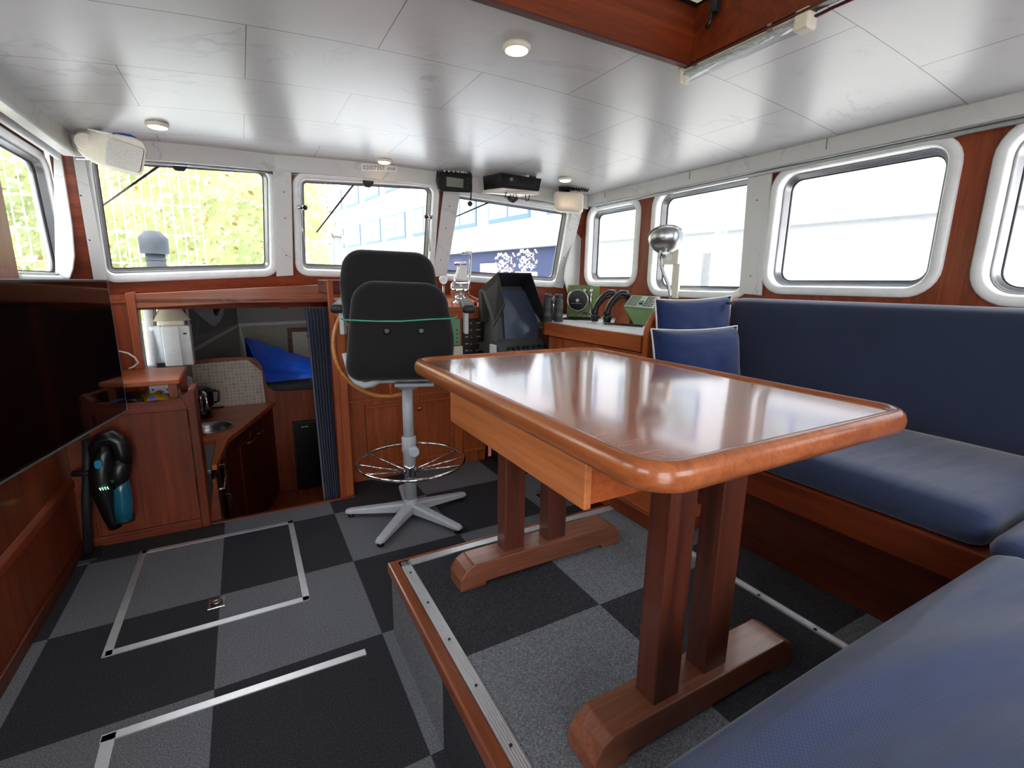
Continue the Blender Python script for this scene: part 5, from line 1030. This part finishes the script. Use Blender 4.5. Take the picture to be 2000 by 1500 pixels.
bx('fridge_body', M_BLKM, fg, (a.x, 1.715, -.545), (a.x+.46, 1.748, a.z), .003); dr = bx('door', M_BLK, fg, (a.x+.01, 1.70, -.53), (a.x+.45, 1.715, a.z-.01), .004)
c1_, c2_ = eY(1.70, 588, 834), eY(1.70, 602, 833); MB().box((c1_.x, 1.694, c1_.z-.006), (c2_.x, 1.70, c1_.z+.004)).build('handle', M_STEEL, dr)
# curtain
m = MB(); n = 90; vs = []
for k in range(n+1):
    f = k/n; 
    for j, (z, w0, w1) in enumerate(((1.062, .955, 1.062), (1.0, .958, 1.064), (.7, .965, 1.06), (.3, .975, 1.06), (-.1, .985, 1.062), (-.33, .99, 1.064))):
        amp = .010+.004*j; vs.append(V((w0+(w1-w0)*f, .235+amp*math.sin(f*2*PI*6.5+.25*j), z)))
m.add(vs, [(k*6+j, (k+1)*6+j, (k+1)*6+j+1, k*6+j+1) for k in range(n) for j in range(5)], True); o = m.build('curtain', M_CURT); tag(o, 'dark blue gathered curtain at the right side of the stair opening', 'curtain')
sm = o.modifiers.new('thick', 'SOLIDIFY'); sm.thickness = .003

# ================================================================== OUTSIDE
def leafy(name, boxes, n, sz, mats, label, cat, backs=True, core=None):
    r = thing(name, label, cat, (sum(b[0]+b[3] for b in boxes)/2/len(boxes), sum(b[1]+b[4] for b in boxes)/2/len(boxes), min(b[2] for b in boxes)))
    m = MB(); rnd = random.Random(len(name)+n)
    for k in range(n):
        b = boxes[k % len(boxes)]; p = V([rnd.uniform(b[i], b[i+3]) for i in range(3)]); a = V((rnd.gauss(0, 1), rnd.gauss(0, 1), rnd.gauss(0, 1))).normalized(); c = a.orthogonal().normalized(); s = sz*rnd.uniform(.5, 1.2)
        nz_ = noise.noise(p*.55)+.35*(p.x/6)+.25*rnd.uniform(-1, 1); m.mi = 0 if nz_ < -.12 else (1 if nz_ < .25 else 2); d = a.cross(c)
        if rnd.random() < .03: m.mi = 3
        m.add([p-c*s, p+d*s*.55, p+c*s, p-d*s*.55], [(0, 1, 2, 3)])
    m.mi = 0; o = m.build('foliage', mats, r); 
    if core:
        for c in core: MB().box(c[:3], c[3:]).build('branches', mats[0], r)
    return r
LM = [plain('leaf_green', (172, 184, 134), .7, scale=2, var=.3), plain('leaf_lime', (212, 212, 160), .7, scale=2, var=.2), plain('leaf_yellow', (230, 214, 158), .7, scale=2, var=.2), plain('leaf_brown', (164, 132, 84), .7)]
for q in LM:
    q.node_tree.nodes['Principled BSDF'].inputs['Specular IOR Level'].default_value = .1
leafy('hedge', [(-7, 6.3, -1, 2.3, 7.6, 5.2)], 24000, .06, LM, 'tall yellow green hedge behind the mesh fence outside the front windows', 'hedge', core=[(-7, 7.5, -1, 2.2, 7.7, 5.0)])
leafy('hedge', [(-8.6, -3, -1, -7.1, 6.2, 5.2)], 12000, .07, LM, 'green hedge outside the left side window', 'hedge', core=[(-8.7, -3, -1, -8.6, 6.2, 5.0)])
FW = plain('fence_wire', (235, 240, 236), .6)
def fence(a, b, label):
    a = V(a); b = V(b); L_ = (b-a).length; n = int(L_/.11); m = MB()
    for k in range(n+1): p = a.lerp(b, k/n); m.tube([p, p+V((0, 0, 5.0))], .008, 4)
    for z in [.4*k for k in range(1, 14)]: m.tube([a+V((0, 0, z)), b+V((0, 0, z))], .009, 4)
    o = m.build('mesh_fence', FW); tag(o, label, 'fence')
fence((-4.6, 6.0, -1), (.26, 6.0, -1), 'white wire mesh fence in front of the hedge outside the left front window'); fence((-4.6, -2, -1), (-4.6, 5.95, -1), 'white wire mesh fence outside the left side window')
g_ = plain('quay_ground', (214, 212, 206), .9, scale=1); struct(MB().box((-60, -60, -1.2), (90, 120, -1.0)).build('ground', g_))
vt = thing('vent_cowl', 'weathered grey vent pipe with domed cap on the deck outside the left front window', 'vent', (0, 1.9, 1.13)); yv_ = 1.9; c = eY(yv_, 309, 540); PVm = plain('grey_pvc', (54, 60, 68), .6, scale=9, var=.3)
zt_, zm, zb_ = eY(yv_, 307, 452).z, eY(yv_, 307, 466).z, eY(yv_, 307, 495).z; r1 = (eY(yv_, 338, 480).x-eY(yv_, 280, 480).x)/2; r2 = r1*.68
MB().lathe([(r1*.9, zb_-.005), (r1, zb_), (r1*1.02, zm), (r1*.62, zt_-.01), (r1*.55, zt_)], (c.x, yv_, 0), (0, 0, 1), 32).build('cap', PVm, vt); MB().lathe([(r2, 1.13), (r2, zb_)], (c.x, yv_, 0), (0, 0, 1), 32).build('pipe', PVm, vt); MB().lathe([(r2*1.06, zb_-.05), (r2*1.06, zb_-.035)], (c.x, yv_, 0), (0, 0, 1), 32).build('band', PVm, vt)
a, b = eY(5.7, 650, 462), eY(5.7, 669, 540); o = MB(); o.cyl((a.x+.06, 5.7, -1), (a.x+.06, 5.7, a.z), .07, 20); mp = thing('mooring_post', 'grey wooden mooring post outside the middle front window', 'post', (a.x+.06, 5.7, -1)); o.build('shaft', plain('grey_timber', (120, 122, 124), .8), mp); MB().cyl((a.x+.06, 5.7, a.z), (a.x+.06, 5.7, a.z+.05), .085, 20).build('cap', M_STEEL, mp)
# office building
D = V((-.113, .994, 0)).normalized(); BO = V((14.2, 0, -1)); BN = V((D.y, -D.x, 0)); BP = Pl(BO, D, (0, 0, 1)).out((1, 0, 0))
bd = thing('office_building', 'long white office building with blue window frames and dark blue ground floor', 'building', BO)
mw = plain('building_white', (150, 152, 156), .8); mb = plain('building_navy', (26, 36, 70), .8); mf = plain('frame_blue', (52, 84, 124), .6); mg = plain('building_pane', (104, 116, 120), .3, scale=1.2, var=.5)
def bq(u0, u1, z0, z1, d, th): m = MB(); p = [BP.p((u0, z0), d), BP.p((u1, z0), d), BP.p((u1, z1), d), BP.p((u0, z1), d)]; return m.prism(p, BP.N*th)
bq(-25, 62, 3.9, 10.5, 0, .5).build('upper_wall', mw, bd); uc = BP.px(1128, 520).x; bq(uc, 62, 0, 3.9, .25, .3).build('ground_wall', mb, bd); bq(-25, uc, 0, 3.9, .2, .3).build('lower_wall', mw, bd); bq(-25, 62, 3.8, 3.95, -.1, .6).build('ledge', mw, bd)
for k in range(13):
    u0 = -6+k*4.6
    for z0 in (5.1, 8.4):
        w_ = bq(u0, u0+3.4, z0, z0+1.7, -.05, .06).build('window_frame', mf, bd)
        m = MB()
        for a in (.1, 1.76): 
            p = [BP.p((u0+a, z0+.18), -.06), BP.p((u0+a+1.54, z0+.18), -.06), BP.p((u0+a+1.54, z0+1.62), -.06), BP.p((u0+a, z0+1.62), -.06)]; m.prism(p, BP.N*.005)
        m.build('pane', mg, w_)
for k, (u0, u1) in enumerate(((8, 9.6), (12.6, 14.2), (20, 21.6), (27, 28.6))):
    bq(u0, u1, .2, 3.2, .2, .06).build('pillar', mw, bd)
bq(14.9, 17.6, .3, 2.5, .2, .06).build('shop_window', mg, bd)
for (u, v, lb) in ((1028, 505, 'pale blossoming shrub outside the right front window'), (985, 512, 'small pink flowering plant outside the right front window')):
    c = eP(u, v, 9.0); leafy('flowering_shrub', [(c.x-.17, c.y-.15, c.z-.22, c.x+.17, c.y+.15, c.z+.16)], 90, .045, [plain('blossom', (236, 226, 190), .7)]*2+[plain('blossom2', (240, 220, 190), .7), LM[3]], lb, 'shrub')
    o = MB().box((c.x-.17, c.y-.15, -1), (c.x+.17, c.y+.15, c.z-.24)).build('planter', mw, bevel=.02); tag(o, 'white planter under the %s' % lb, 'planter')
# ================================================================== LIGHT
w = bpy.data.worlds.new('sky'); bpy.context.scene.world = w; w.use_nodes = True
nt = w.node_tree; bg = nt.nodes['Background']; bg.inputs['Color'].default_value = (.93, .97, 1, 1); bg.inputs['Strength'].default_value = 8.0
def area(name, loc, rot, sx, sy, e, c=(1, 1, 1)):
    l = bpy.data.lights.new(name, 'AREA'); l.shape = 'RECTANGLE'; l.size = sx; l.size_y = sy; l.energy = e; l.color = c
    o = bpy.data.objects.new(name, l); COL.objects.link(o); o.location = loc; o.rotation_euler = rot; return o
area('aft_fill', (1.4, YB+.06, 1.35), (math.radians(-90), 0, 0), 2.2, .9, 22, (1, .98, .95))  # unseen fill light added at the aft end to brighten the room
pl_ = bpy.data.lights.new('cabin_fill', 'POINT'); pl_.energy = 7; pl_.color = (1, .93, .82); pl_.shadow_soft_size = .12; po = bpy.data.objects.new('cabin_fill', pl_); COL.objects.link(po); po.location = (1.35, 1.45, .95)  # added point fill to lift the dark forecabin, no fitting modelled
sc = bpy.context.scene
sc.view_settings.view_transform = 'Standard'; sc.view_settings.look = 'None'; sc.view_settings.exposure = 0
sc.cycles.use_denoising = True; sc.cycles.max_bounces = 8; sc.cycles.transparent_max_bounces = 12
try: sc.cycles.sample_clamp_indirect = 6
except Exception: pass
